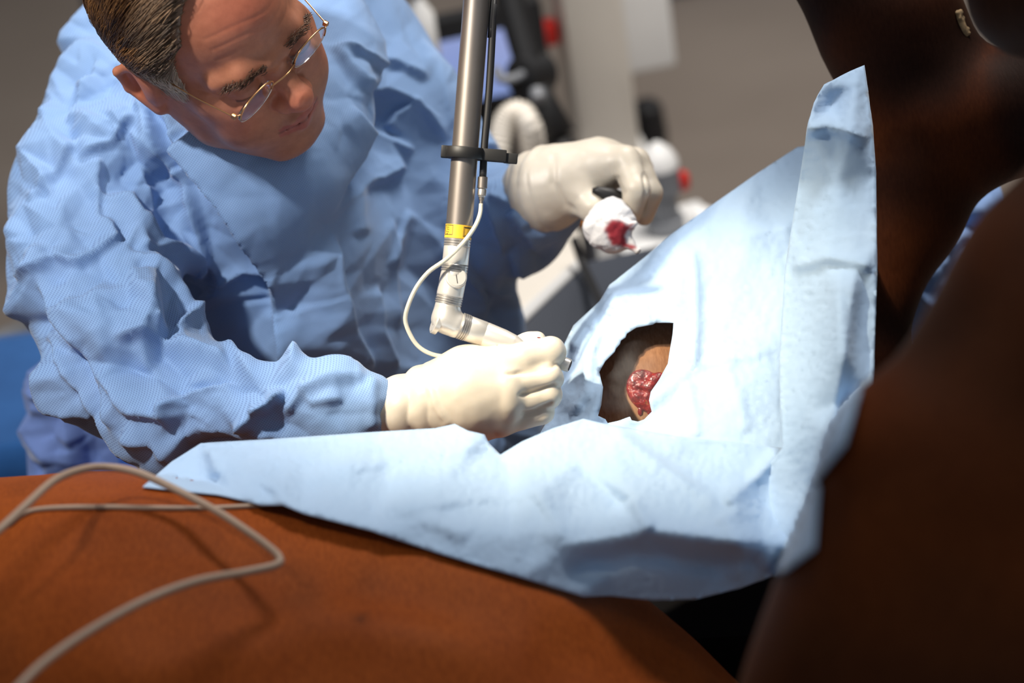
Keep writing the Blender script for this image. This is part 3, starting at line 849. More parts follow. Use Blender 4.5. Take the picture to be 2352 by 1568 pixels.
def build_hair():
    mask = hair_mask(KV) | ((KV[:, 1] < -.125) & (KV[:, 2] > -.03)) | ((KV[:, 1] < -.07) & (KV[:, 2] > .07))
    rng = np.random.default_rng(5)
    flow = lambda p: np.where((p[:, 2] > .025)[:, None], np.array([.80, -.42, -.42]), np.array([.15, .25, -.95]))
    ids = np.where(mask)[0]
    soft = relax(np.stack([mask.astype(float)] * 3, 1), KQ, 14)[:, 0]
    # cap
    keep = mask[KQ].all(1); used = np.unique(KQ[keep]); remap = np.full(len(KV), -1); remap[used] = np.arange(len(used))
    CV = KV[used]; CN = KN[used]; t = np.clip((soft[used] - .5) * 2, 0, 1)
    gl = vnoise(np.stack([CV @ np.array([.35, .9, .1]) * 90, CV @ np.array([.5, -.2, -.8]) * 9, CV[:, 0] * 9], 1), 2)
    CV = CV + CN * ((.0004 + .0035 * t * sstep(-.02, .06, CV[:, 2])) + gl * .0008 * t)[:, None]
    def colour(p, jit):
        grey = np.clip(sstep(.050, .012, p[:, 2]) + .18 * sstep(-.07, -.05, p[:, 1]), 0, 1)[:, None]
        brown = np.array([.05, .022, .009]) * (1 - jit[:, None]) + np.array([.36, .175, .062]) * jit[:, None]
        w = np.array([.80, .70, .56]) * (.55 + .6 * jit[:, None])
        return brown * (1 - grey) + w * grey
    cj = np.clip(.25 + .5 * gl, 0, .8)
    cap = mesh_obj('hair', NASION + CV @ HEADR.T, remap[KQ[keep]], M['hair'], person, colors=colour(KV[used], cj))
    solidify(cap, .0012, -1)
    # strands
    n = 11000; root = rng.choice(ids, n); p = KV[root] + rng.normal(0, .0012, (n, 3)); nr = KN[root]
    rim = np.clip((soft[root] - .5) * 2, 0, 1)
    L = np.where(KV[root][:, 2] > .05, rng.uniform(.05, .11, n), rng.uniform(.012, .022, n)) * np.where(rim < .3, .7, 1) * np.where((KV[root][:, 0] < -.01) & (KV[root][:, 1] > -.10), .25, 1)
    stray = rng.normal(0, .05, (n, 3)); seg = 9; side = 3; pts = np.zeros((seg + 1, n, 3)); cur = p.copy(); pts[0] = cur
    clump = vnoise(p * 70, 6); cl2 = vnoise(p * 160, 8)
    lift0 = (.010 + .005 * vnoise(p * 38, 11) + rng.normal(0, .0008, n)) * (.25 + .75 * rim) * sstep(-.03, .05, p[:, 2])
    C = np.array([0, -.092, .030])
    for k in range(1, seg + 1):
        d = flow(cur) + np.stack([clump * .05, cl2 * .04, clump * -.07], 1) + rng.normal(0, .02, (n, 3)) + stray
        rad = (cur - C) / np.array([.075, .098, .088]) ** 2; rad /= np.linalg.norm(rad, axis=1)[:, None]
        d = d - rad * (d * rad).sum(1)[:, None]; d /= np.linalg.norm(d, axis=1)[:, None]
        cur = cur + d * (L / seg)[:, None]
        # keep the strand at its own height over the skull
        q = (cur - C) / np.array([.076, .099, .099]); rr = np.linalg.norm(q, axis=1)
        want = 1 + (.006 + lift0 * np.sin(np.pi * (k / seg) ** .7) + .004 * sstep(-.02, .06, cur[:, 2])) / .09
        top = cur[:, 2] > -.005
        cur = np.where(top[:, None], C + (q / rr[:, None] * np.maximum(want, rr * .0)[:, None]) * np.array([.076, .099, .099]), cur + nr * .0006)
        pts[k] = cur
    w = np.linspace(1, .25, seg + 1) * .00042
    Vs, Fs, Cs = [], [], []
    T = np.gradient(pts, axis=0); T /= np.maximum(np.linalg.norm(T, axis=2, keepdims=True), 1e-9)
    A = np.cross(T, np.array([.3, .5, .8])); A /= np.linalg.norm(A, axis=2, keepdims=True); B = np.cross(T, A)
    ang = np.arange(side) * 2 * np.pi / side
    ring = pts[:, :, None] + w[:, None, None, None] * (np.cos(ang)[None, None, :, None] * A[:, :, None] + np.sin(ang)[None, None, :, None] * B[:, :, None])   # seg+1, n, side, 3
    Vv = ring.transpose(1, 0, 2, 3).reshape(-1, 3)
    base = (np.arange(n) * (seg + 1) * side)[:, None, None]; i = np.arange(seg)[None, :, None] * side; j = np.arange(side)[None, None, :]
    k2 = (j + 1) % side
    Q = np.stack([base + i + j, base + i + k2, base + i + side + k2, base + i + side + j], -1).reshape(-1, 4)
    jit = np.clip(.35 + .45 * clump + rng.normal(0, .18, n), 0, 1); c = np.repeat(colour(p, jit), (seg + 1) * side, 0)
    s = mesh_obj('hair_strands', NASION + Vv @ HEADR.T, Q, M['hair'], cap, colors=c); s['kind'] = 'stuff'
    # eyebrows: short hairs lying along the brow
    for sd in (-1, 1):
        Vb, Fb = [], []
        for _ in range(120):
            u = rng.uniform(0, 1); bx = .012 + .040 * u
            a = np.array([sd * bx, .0065 - 12 * (bx - .018) ** 2 * (bx > .018), .0155 + .003 * math.sin(u * 3) - .004 * u]) + rng.normal(0, .0016, 3) * [1, .2, 1]
            i_ = np.argmin(((KV - a) ** 2).sum(1)); a = KV[i_] + KN[i_] * .0006
            b = a + np.array([sd * .0065, -.002 + .002, .0015 - .004 * u]) + rng.normal(0, .001, 3)
            v, f = sweep([HP(*a), HP(*((a + b) / 2 + [0, .0012, 0])), HP(*b)], [.0005, .00045, .00015], 3, False)
            Fb += [tuple(q + len(Vb) for q in ff) for ff in f]; Vb += [tuple(q) for q in v]
        mesh_obj('eyebrow', Vb, Fb, M['hair'], person, colors=np.tile(np.array([.10, .05, .028]) * rng.uniform(.7, 1.5), (len(Vb), 1)))
build_hair()

# ---- gown
def sculpt(V, Q, folds, facing=True):
    N = normals(V, Q); px, py, d = project(V)
    view = V - CAM; view /= np.linalg.norm(view, axis=1)[:, None]
    f = sstep(-.05, .35, -(N * view).sum(1)) if facing else np.ones(len(V))
    H_ = np.zeros(len(V))
    for pl, w, h, kind in folds:
        dist, side, t = poly_dist(px, py, pl); end = np.clip(np.minimum(t, 1 - t) / .15, 0, 1); end = end * end * (3 - 2 * end)
        if kind == 'r': H_ += h * np.exp(-(dist / w) ** 2) * end
        else:
            s = dist * side * (1 if kind == '+' else -1)
            H_ += h * end * np.where(s > 0, np.exp(-s / w), np.exp(-(s / 9) ** 2))
    return V + N * (H_ * f)[:, None], N, f, px, py

def build_gown():
    S = lambda px, py, d, r: (P(px, py, d), r)
    pts = [S(60, 600, 2.6, .1), S(1200, 100, 2.8, .15), S(900, 1500, 2.9, .2), S(100, 1300, 2.8, .1)]
    lo = np.min([P(x, y, d) for x in (-20, 1380) for y in (-350, 1250) for d in (2.2, 3.1)], 0); hi = np.max([P(x, y, d) for x in (-20, 1380) for y in (-350, 1250) for d in (2.2, 3.1)], 0)
    F = Field(lo, hi, .0058)
    # torso: chest and belly as rows of blended capsules, shoulders, back
    F.chain([S(560, 130, 2.74, .125), S(640, 520, 2.76, .150), S(700, 950, 2.80, .165), S(720, 1250, 2.86, .17)], .05)
    F.chain([S(755, 235, 2.76, .112), S(880, 540, 2.78, .140), S(920, 950, 2.80, .150), S(930, 1250, 2.86, .16)], .05, .09)
    F.chain([S(330, 130, 2.66, .085), S(520, 60, 2.76, .11), S(690, 130, 2.78, .11), S(868, 275, 2.72, .085)], .05, .08)
    F.chain([S(330, 1000, 2.82, .08), S(300, 1300, 2.84, .10), S(600, 1350, 2.86, .10)], .05, .05)        # skirt of the gown
    F.chain([S(260, 760, 2.74, .075), S(220, 1000, 2.78, .065), S(190, 1250, 2.80, .07)], .05, .04)
    # right sleeve (image left): shoulder, elbow, forearm, cuff
    F.chain([S(275, 235, 2.58, .075), S(205, 440, 2.52, .078), S(208, 620, 2.46, .080), S(300, 830, 2.38, .077), S(420, 925, 2.33, .060), S(640, 955, 2.28, .045), S(770, 945, 2.262, .036), S(845, 944, 2.258, .034)], .02, .022)
    # left sleeve (image right)
    F.chain([S(868, 285, 2.72, .085), S(1000, 430, 2.74, .078), S(1090, 520, 2.72, .066), S(1180, 508, 2.66, .058), S(1232, 478, 2.61, .048)], .02, .03)
    # collar bunched up under the chin
    F.chain([S(330, 215, 2.52, .040), S(430, 320, 2.49, .040), S(560, 385, 2.46, .042), S(660, 370, 2.46, .042), S(745, 270, 2.49, .045), S(758, 120, 2.56, .05), S(700, -60, 2.60, .05)], .03, .05)
    F.chain([S(560, 470, 2.53, .07), S(650, 560, 2.58, .08), S(700, 760, 2.62, .08), S(760, 980, 2.66, .08)], .05, .07)
    V, Q = F.mesh(3)
    V, Q = subdivide(V, Q); V = relax(V, Q, 2)
    # large folds traced from the photograph: polyline, width, height, raised side
    folds = [
        ([(345, 205), (440, 340), (541, 480), (620, 610), (655, 760), (672, 880)], 150, .042, '-'),
        ([(310, 190), (360, 300), (420, 420), (450, 520), (500, 640)], 60, .018, '+'),
        ([(494, 640), (560, 618), (628, 628)], 34, .012, '-'),
        ([(737, 520), (752, 640), (780, 740), (845, 858)], 60, .018, '+'),
        ([(690, 500), (720, 640), (760, 760)], 30, .008, 'r'),
        ([(798, 430), (803, 480), (806, 545)], 18, .006, 'r'), ([(805, 437), (860, 420), (935, 375)], 26, .012, '-'),
        ([(750, 110), (830, 190), (955, 235), (1035, 330)], 60, .014, '-'), ([(760, 120), (900, 150), (985, 190)], 30, .010, '-'),
        ([(960, 235), (910, 265), (890, 300)], 22, .010, '-'), ([(800, 240), (850, 300), (960, 350)], 30, .010, '+'),
        ([(880, 500), (900, 640), (905, 760)], 20, .006, '+'), ([(940, 480), (900, 560), (880, 620)], 26, .006, '-'),
        ([(850, 650), (860, 760), (900, 850)], 30, .010, '+'), ([(640, 700), (660, 800), (668, 880)], 30, .010, 'r'),
        # right sleeve
        ([(176, 371), (250, 351), (338, 268)], 50, .014, '-'), ([(120, 590), (183, 611), (262, 560), (240, 500)], 60, .014, '-'), ([(222, 372), (222, 500), (250, 530)], 40, .010, '+'),
        ([(264, 783), (372, 777), (470, 808), (540, 842)], 60, .016, '-'), ([(300, 630), (308, 690), (360, 740), (372, 777)], 40, .012, '-'), ([(290, 590), (400, 660), (520, 800), (600, 880)], 44, .014, '-'),
        ([(300, 580), (395, 572), (440, 630)], 34, .010, '-'), ([(250, 440), (300, 520), (400, 590), (480, 670)], 40, .012, '-'),
        ([(60, 640), (110, 620), (135, 594)], 30, .010, '-'), ([(105, 640), (140, 740), (220, 850), (300, 990)], 50, .016, '-'), ([(100, 760), (180, 880), (330, 1060)], 30, .014, '-'),
        ([(150, 700), (230, 780), (260, 860), (330, 950)], 26, .010, 'r'), ([(225, 850), (290, 900), (320, 940), (400, 955)], 28, .012, '-'), ([(300, 985), (370, 1000), (430, 1060)], 30, .012, '-'),
        ([(395, 985), (380, 930), (440, 900), (545, 868)], 36, .014, '+'), ([(540, 1000), (590, 950), (640, 915), (650, 885)], 30, .016, '-'), ([(575, 950), (610, 935), (640, 905)], 16, .010, '-'),
        ([(640, 960), (700, 900), (760, 880), (850, 872)], 30, .008, '-'), ([(690, 890), (720, 925), (790, 915)], 24, .006, '-'), ([(860, 868), (850, 900), (862, 990)], 16, .006, 'r'),
        ([(70, 470), (110, 430), (180, 330)], 40, .010, '-'), ([(95, 560), (100, 640), (105, 740)], 24, .010, 'r'), ([(230, 130), (190, 220), (160, 300)], 40, .012, '-'),
        # left sleeve
        ([(1130, 420), (1160, 500), (1150, 600)], 22, .010, '+'), ([(1180, 480), (1215, 540), (1240, 590)], 26, .010, '-'), ([(1150, 450), (1190, 470), (1215, 520)], 18, .008, '-'), ([(1050, 540), (1090, 640), (1110, 740)], 40, .012, '+'),
        # skirt
        ([(95, 900), (170, 935), (230, 960)], 30, .012, '-'), ([(120, 820), (110, 900), (100, 960)], 26, .008, 'r')]
    V, N, f, px, py = sculpt(V, Q, folds)
    # crumple facets, livelier on the sleeves
    arm = np.maximum(sstep(520, 380, px) * sstep(1010, 900, py - 0 * px), sstep(720, 600, px) * sstep(800, 900, py)); arm = np.maximum(arm, sstep(1080, 1150, px))
    h = (facets(px, py, 105, 21) - .5) * (.016 + .024 * arm) + (facets(px, py, 52, 22) - .5) * (.006 + .015 * arm) + (facets(px, py, 26, 23) - .5) * (.0010 + .0030 * arm)
    V = V + N * (h * f)[:, None]
    gown = mesh_obj('gown', V, Q, M['gown'], person)
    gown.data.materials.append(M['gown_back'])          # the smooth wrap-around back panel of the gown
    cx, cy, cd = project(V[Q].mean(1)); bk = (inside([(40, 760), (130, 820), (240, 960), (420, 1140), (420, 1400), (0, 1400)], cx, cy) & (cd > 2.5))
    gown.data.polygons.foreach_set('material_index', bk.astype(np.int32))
    gown['label'] = 'light blue disposable surgical gown with embossed dots'
    return gown
gown = build_gown()
# dark blue scrub suit showing at the nape and below the gown
F = Field(*(lambda a: (np.min(a, 0) - .12, np.max(a, 0) + .12))([P(150, 40, 2.78), P(420, 120, 2.78), P(420, 240, 2.6)]), .005)
F.chain([(P(245, 110, 2.80), .045), (P(400, 130, 2.70), .075), (P(520, 200, 2.64), .075)], .03)
V, Q = F.mesh(2); N = normals(V, Q); V = V + N * (vnoise(V * 30, 5) * .004)[:, None]
mesh_obj('scrub_top', V, Q, M['scrub'], person)
F = Field(P(330, 1150, 2.8) - .25, P(330, 1150, 2.8) + .25, .006)
F.chain([(P(360, 1030, 2.70), .040), (P(340, 1200, 2.72), .05), (P(330, 1330, 2.74), .05)], .03)
V, Q = F.mesh(2); N = normals(V, Q); V = V + N * (vnoise(V * 25, 6) * .005)[:, None]
mesh_obj('scrub_trousers', V, Q, M['scrub'], person)

# ---- gloved hands
def hand(name, cuff, parts, k, lo, hi, folds=(), h=.0016, ripples=None, sm=2):
    F = Field(lo, hi, h)
    for ch, kk, j in parts: F.chain([(P(x, y, d), r) for x, y, d, r in ch], kk, j)
    V, Q = F.mesh(sm)
    if folds: V, N, f, px, py = sculpt(V, Q, folds)
    N = normals(V, Q); V = V + N * (vnoise(V * 120, 4) * .00035 + vnoise(V * 45, 7) * .0006)[:, None]
    if ripples:
        a, b, amp, n_ = ripples; a = P(*a); b = P(*b); t = (V - a) @ (b - a) / ((b - a) @ (b - a))
        N = normals(V, Q)
        V = V + N * (amp * np.abs(np.sin(t * n_ + 2.2 * vnoise(V * 26, 2))) * sstep(-.1, .1, t) * sstep(1.1, .75, t))[:, None]
    return mesh_obj(name, V, Q, M['glove'], person)

def bounds(pts, m=.05):
    q = np.array([P(*p) for p in pts]); return q.min(0) - m, q.max(0) + m

lo, hi = bounds([(840, 940, 2.26), (1330, 760, 2.2), (1330, 1020, 2.33), (1100, 1000, 2.2)])
right_glove = hand('glove', None, [
    ([(852, 948, 2.262, .0275), (930, 935, 2.26, .0270), (1000, 915, 2.258, .0275), (1080, 900, 2.255, .034)], .01, .012),        # cuff and wrist
    ([(1000, 905, 2.26, .026), (1075, 862, 2.25, .026), (1152, 838, 2.242, .0175)], .012, .014),
    ([(1010, 915, 2.255, .027), (1080, 890, 2.242, .027), (1165, 882, 2.230, .0160)], .012, .014),
    ([(1010, 925, 2.255, .027), (1080, 925, 2.245, .027), (1165, 926, 2.232, .0160)], .012, .014),
    ([(1010, 935, 2.26, .026), (1080, 955, 2.255, .024), (1150, 966, 2.245, .0155)], .012, .014),
    ([(1020, 900, 2.28, .028), (1090, 870, 2.285, .024), (1160, 822, 2.287, .014), (1212, 793, 2.286, .0100), (1236, 780, 2.282, .0078)], .010, .012),   # thumb
    ([(1140, 842, 2.243, .0168), (1205, 822, 2.238, .0148), (1265, 808, 2.240, .0135), (1268, 812, 2.262, .0115), (1232, 802, 2.276, .0095)], .004, .007),   # index
    ([(1160, 884, 2.233, .0140), (1262, 864, 2.232, .0116), (1266, 868, 2.256, .0110), (1215, 862, 2.268, .0098)], .004, .0035),
    ([(1160, 926, 2.234, .0140), (1262, 907, 2.236, .0112), (1262, 912, 2.258, .0105), (1210, 905, 2.266, .0098)], .004, .0035),
    ([(1150, 966, 2.246, .0140), (1245, 946, 2.246, .0108), (1245, 948, 2.264, .0100), (1200, 940, 2.270, .0095)], .004, .0035),
], .01, lo, hi, folds=[([(1050, 842), (1120, 800), (1150, 800)], 12, -.0015, 'r'), ([(1152, 858), (1180, 858), (1240, 848), (1290, 832)], 5, -.0030, 'r'), ([(1185, 908), (1220, 902), (1285, 880)], 5, -.0028, 'r'), ([(1192, 952), (1230, 944), (1275, 922)], 5, -.0028, 'r'),
     ([(980, 872), (1002, 930), (1035, 985)], 9, .0022, 'r')], h=.0015, ripples=((840, 948, 2.26), (1005, 918, 2.258), .0022, 9))
right_glove['label'] = 'cream latex glove gripping the handpiece'
# red stained thumb tip
F = Field(P(1238, 779, 2.27) - .02, P(1238, 779, 2.27) + .02, .0009)
F.add(F.ell(P(1237, 780, 2.2735), (.0032, .0022, .0030)), .001); F.add(F.ell(P(1233, 783, 2.2742), (.0018, .0016, .002)), .001)
V, Q = F.mesh(1); mesh_obj('blood_spot', V, Q, M['wound'], person)

lo, hi = bounds([(1190, 430, 2.6), (1530, 330, 2.45), (1530, 520, 2.62), (1330, 520, 2.5)], .04)
left_glove = hand('glove', None, [
    ([(1243, 440, 2.58, .044), (1268, 432, 2.57, .0425), (1305, 418, 2.560, .034)], .010, .012),        # cuff
    ([(1300, 410, 2.56, .032), (1370, 385, 2.55, .026), (1436, 370, 2.53, .0165)], .012, .014),
    ([(1300, 405, 2.57, .032), (1380, 378, 2.57, .026), (1458, 372, 2.56, .0165)], .012, .014),
    ([(1300, 410, 2.59, .030), (1380, 385, 2.59, .024), (1465, 385, 2.59, .0155)], .012, .014),
    ([(1310, 425, 2.56, .028), (1335, 448, 2.545, .021), (1362, 478, 2.530, .0145), (1390, 508, 2.525, .0115)], .010, .010),   # thumb
    ([(1436, 372, 2.530, .0160), (1462, 435, 2.512, .0138), (1448, 492, 2.528, .0112)], .004, .006),       # index
    ([(1462, 376, 2.560, .0150), (1494, 443, 2.545, .0130), (1478, 494, 2.550, .0108)], .004, .004),
    ([(1470, 390, 2.590, .0140), (1492, 450, 2.580, .0120), (1470, 490, 2.575, .0100)], .004, .004),
    ([(1460, 400, 2.615, .0130), (1480, 450, 2.610, .0110), (1460, 485, 2.600, .0095)], .004, .004),
], .01, lo, hi, folds=[([(1272, 345), (1272, 420), (1300, 470), (1330, 492)], 8, -.0022, 'r'), ([(1476, 392), (1484, 440), (1476, 500)], 4, -.0022, 'r'), ([(1415, 400), (1418, 425), (1436, 450)], 8, -.002, 'r')],
    h=.0017, ripples=((1200, 430, 2.59), (1275, 420, 2.57), .0018, 7))
left_glove['label'] = 'cream latex glove with a wide rolled cuff pinching the gauze'
# ---------------------------------------------------------------- articulated laser arm, hose, spectacles, gauze, cable
arm = empty('laser_arm', P(1054, 530, 2.25), label='grey metal articulated laser arm with jointed handpiece held in the near glove', cat='laser arm')
A0, A1 = P(1099, -60, 2.25), P(1053, 535, 2.25)
def at_(px, py, d=2.25): return P(px, py, d)
lathe('arm_tube', A0 + (A0 - A1) * 3.2, at_(1054.5, 520), [(0, .0124), (1, .0124)], M['steel'], arm, 56)
band = lathe('warning_label', at_(1054.5, 517), at_(1051.5, 548), [(0, .01255), (1, .01255)], M['yellow'], arm, 56)
band['label'] = 'yellow warning label wrapped around the tube'

def on_cyl(a, b, r, t0, t1, x0, x1, name, mat, par, n=8, lift=.00012):
    """thin printed patch on the camera side of a cylinder; x0..x1 = -1..1 across the visible width"""
    a = np.asarray(a); b = np.asarray(b); T = (b - a) / np.linalg.norm(b - a)
    vw = CAM - (a + b) / 2; vw -= T * (vw @ T); vw /= np.linalg.norm(vw); s = np.cross(T, vw); s *= np.sign(s @ RIGHT)
    V, Fc = [], []
    for i in range(n + 1):
        x = x0 + (x1 - x0) * i / n; q = vw * math.sqrt(max(0, 1 - x * x)) + s * x
        for t in (t0, t1):
            for rr in (r + lift, r - .0002): V.append(a + (b - a) * t + q * rr)
    for i in range(n):
        k = 4 * i
        Fc += [(k, k + 4, k + 6, k + 2), (k + 1, k + 3, k + 7, k + 5), (k, k + 1, k + 5, k + 4), (k + 2, k + 6, k + 7, k + 3)]
    Fc += [(0, 2, 3, 1), (4 * n, 4 * n + 1, 4 * n + 3, 4 * n + 2)]
    return mesh_obj(name, V, Fc, mat, par, smooth=False)
la, lb = at_(1054.5, 517), at_(1051.5, 548)
def framebox(t0, t1, x0, x1, w=.028, wt=.05):
    for q in ((t0, t0 + wt, x0, x1), (t1 - wt, t1, x0, x1), (t0, t1, x0, x0 + w), (t0, t1, x1 - w, x1)):
        on_cyl(la, lb, .01255, *q, 'printed_line', M['ink'], band)
framebox(.06, .80, -.97, -.42); framebox(.12, .86, .36, .985)
framebox(.18, .78, .44, .97, .02, .04)
for i, (t0, x0) in enumerate(((.2, -.88), (.2, -.78), (.34, -.86), (.36, -.76), (.52, -.88), (.54, -.78), (.66, -.84))):
    on_cyl(la, lb, .01255, t0, t0 + .09, x0, x0 + .05, 'printed_mark', M['ink'], band, 2)
# triangle of the hazard pictogram
for i in range(6):
    on_cyl(la, lb, .01255, .52 + i * .03, .55 + i * .03, .70 - .022 * i, .70 + .022 * i + .012, 'printed_mark', M['ink'], band, 2)

def ring(name, a, b, r, mat=M['chrome'], grooves=2):
    prof = [(0, r * .97), (.06, r)]
    for g in range(grooves):
        c = (g + 1) / (grooves + 1); prof += [(c - .05, r), (c - .04, r * .93), (c + .04, r * .93), (c + .05, r)]
    prof += [(.94, r), (1, r * .97)]
    return lathe(name, a, b, prof, mat, arm, 56)
ring('joint_ring', at_(1051.5, 548), at_(1049.5, 566), .0125)
lathe('arm_segment', at_(1049.5, 566), at_(1045.5, 607), [(0, .0120), (.02, .0122), (.98, .0122), (1, .0120)], M['steel_light'], arm, 56)
ring('joint_ring', at_(1045.5, 607), at_(1043, 624), .0124)

# upper knuckle: rounded block with a round screwed cover
def knuckle(name, chain, cover, cr, cn, mat, cuts=()):
    pts = [p for p, _ in chain]; F = Field(np.min(pts, 0) - .03, np.max(pts, 0) + .03, .0009)
    F.chain(chain, .004)
    for d in cuts: F.cut(d(F), .0012)
    V, Q = F.mesh(1); o = mesh_obj(name, V, Q, mat, arm)
    c = np.asarray(cover); n = np.asarray(cn, float); n /= np.linalg.norm(n)
    cv = lathe('cover_disc', c - n * .003, c + n * .0022, [(0, cr), (.8, cr), (.86, cr * .97), (.88, cr * .90), (1, cr * .88)], M['steel_light'], o, 48)
    t = np.cross(n, RIGHT + .15 * UP); t /= np.linalg.norm(t)
    return o, c + n * .0022, n, t
cyl_ends = lambda a, b: (lambda F: np.maximum(-(((F.X - a[0]) * (b - a)[0] + (F.Y - a[1]) * (b - a)[1] + (F.Z - a[2]) * (b - a)[2]) / np.linalg.norm(b - a)) * -1 * -1, -9))
ku, cc, cn, ct = knuckle('upper_knuckle', [(at_(1042, 634), .0125), (at_(1034, 674), .0125)], at_(1048, 638, 2.2395), .0098, -FWD + .35 * UP + .12 * RIGHT, M['steel_light'])
def slit(c, n, t, L, w, par):
    s = np.cross(n, t); return hull_box('cover_slot', c, (t, s, n), (L, w, .0004), M['ink'], par, 0)
slit(cc, cn, ct, .0062, .0003, ku)
ring('joint_ring', at_(1033.5, 679), at_(1029, 699), .0126, grooves=3)
kl, cc, cn, ct = knuckle('elbow_knuckle', [(at_(1028, 706), .0122), (at_(1024, 733), .0128), (at_(1046, 745), .0124)], at_(1003, 737, 2.249), .0125, -RIGHT + .42 * UP - .25 * FWD, M['steel_light'])
hx = lambda t: (1061 + 237 * t, 749 + 87 * t)                 # handpiece axis in the picture
hd_ = lambda t: 2.25 + .010 * math.sin(min(t, 1) * 2.6) - .018 * max(0, t - .4)
hp = lambda t: P(*hx(t), hd_(t))
ring('joint_ring', hp(-.025), hp(.05), .0126, grooves=3)
lathe('handpiece_collar', hp(.05), hp(.21), [(0, .0119), (.02, .0121), (.97, .0121), (1, .0118)], M['steel_light'], arm, 56)
lathe('handpiece', hp(.212), hp(1.045), [(0, .0118), (.02, .0120), (.22, .0112), (.34, .0098), (.36, .0094), (.44, .0066), (.52, .0056), (.97, .0064), (1, .0060)], M['steel_light'], arm, 56)
lathe('handpiece_tip', hp(1.041), hp(1.049), [(0, .0052), (1, .0048)], M['ink'], arm, 32)

# clamp that ties the hose to the tube
clamp = empty('hose_clamp', P(1069, 352, 2.25), label='black plastic clamp tying the hose to the metal arm', cat='clamp')
T_ = (A1 - A0) / np.linalg.norm(A1 - A0); V_ = CAM - P(1069, 352, 2.25); V_ -= T_ * (V_ @ T_); V_ /= np.linalg.norm(V_); S_ = np.cross(T_, V_); S_ *= np.sign(S_ @ RIGHT)
cA = P(1069, 352, 2.25)
cA = A0 + T_ * ((cA - A0) @ T_)
lathe('clamp_ring', cA - T_ * .0052, cA + T_ * .0052, [(0, .0125), (0, .0185), (.08, .019), (.92, .019), (1, .0185), (1, .0125)], M['black'], clamp, 48)
hull_box('clamp_block', cA + S_ * .0265, (S_, T_, V_), (.0125, .0056, .0080), M['black'], clamp, .0012)
hull_box('clamp_latch', cA + S_ * .043 + T_ * .0015, (S_, T_, V_), (.0065, .0046, .0055), M['black'], clamp, .001)
hull_box('clamp_ear', cA - S_ * .0185, (S_, T_, V_), (.0035, .0056, .0075), M['black'], clamp, .0012)

# purge-gas hose: black line, metal fittings, milky tube looping down to the handpiece
line = empty('gas_hose', P(1110, 405, 2.25), label='thin hose running down the metal arm and looping in a milky tube to the handpiece', cat='hose')
tube('black_hose', [P(1135, 0, 2.25) + (A0 - A1) * 3.2, P(1139, -60, 2.25), P(1135, 0, 2.25), P(1124, 200, 2.25), P(1113, 330, 2.25), P(1109, 408, 2.25)], .0034, M['black_rubber'], line, 20, 30)
lathe('fitting', P(1109, 406, 2.25), P(1107.5, 433, 2.25), [(0, .0042), (.05, .0046), (.95, .0046), (1, .0040)], M['steel'], line, 32)
lathe('fitting', P(1107.4, 434, 2.25), P(1106, 453, 2.25), [(0, .0036), (.1, .0041), (.75, .0041), (.8, .0034), (1, .0030)], M['chrome'], line, 32)
lathe('barb', P(1106, 452, 2.25), P(1105, 475, 2.25), [(0, .0026), (.3, .0024), (.35, .0018), (1, .0016)], M['steel'], line, 24)
tube('milky_tube', [P(*q) for q in ((1105, 468, 2.25), (1103, 489, 2.248), (1095, 512, 2.242), (1080, 537, 2.234), (1057, 565, 2.230), (1024, 596, 2.230), (985, 624, 2.236), (957, 659, 2.24), (938, 700, 2.243), (931, 735, 2.246),
     (943, 770, 2.248), (963, 797, 2.25), (992, 813, 2.25), (1024, 818, 2.25), (1062, 812, 2.248), (1107, 803, 2.243), (1142, 797, 2.243))], .0020, M['tube'], line, 16, 120)

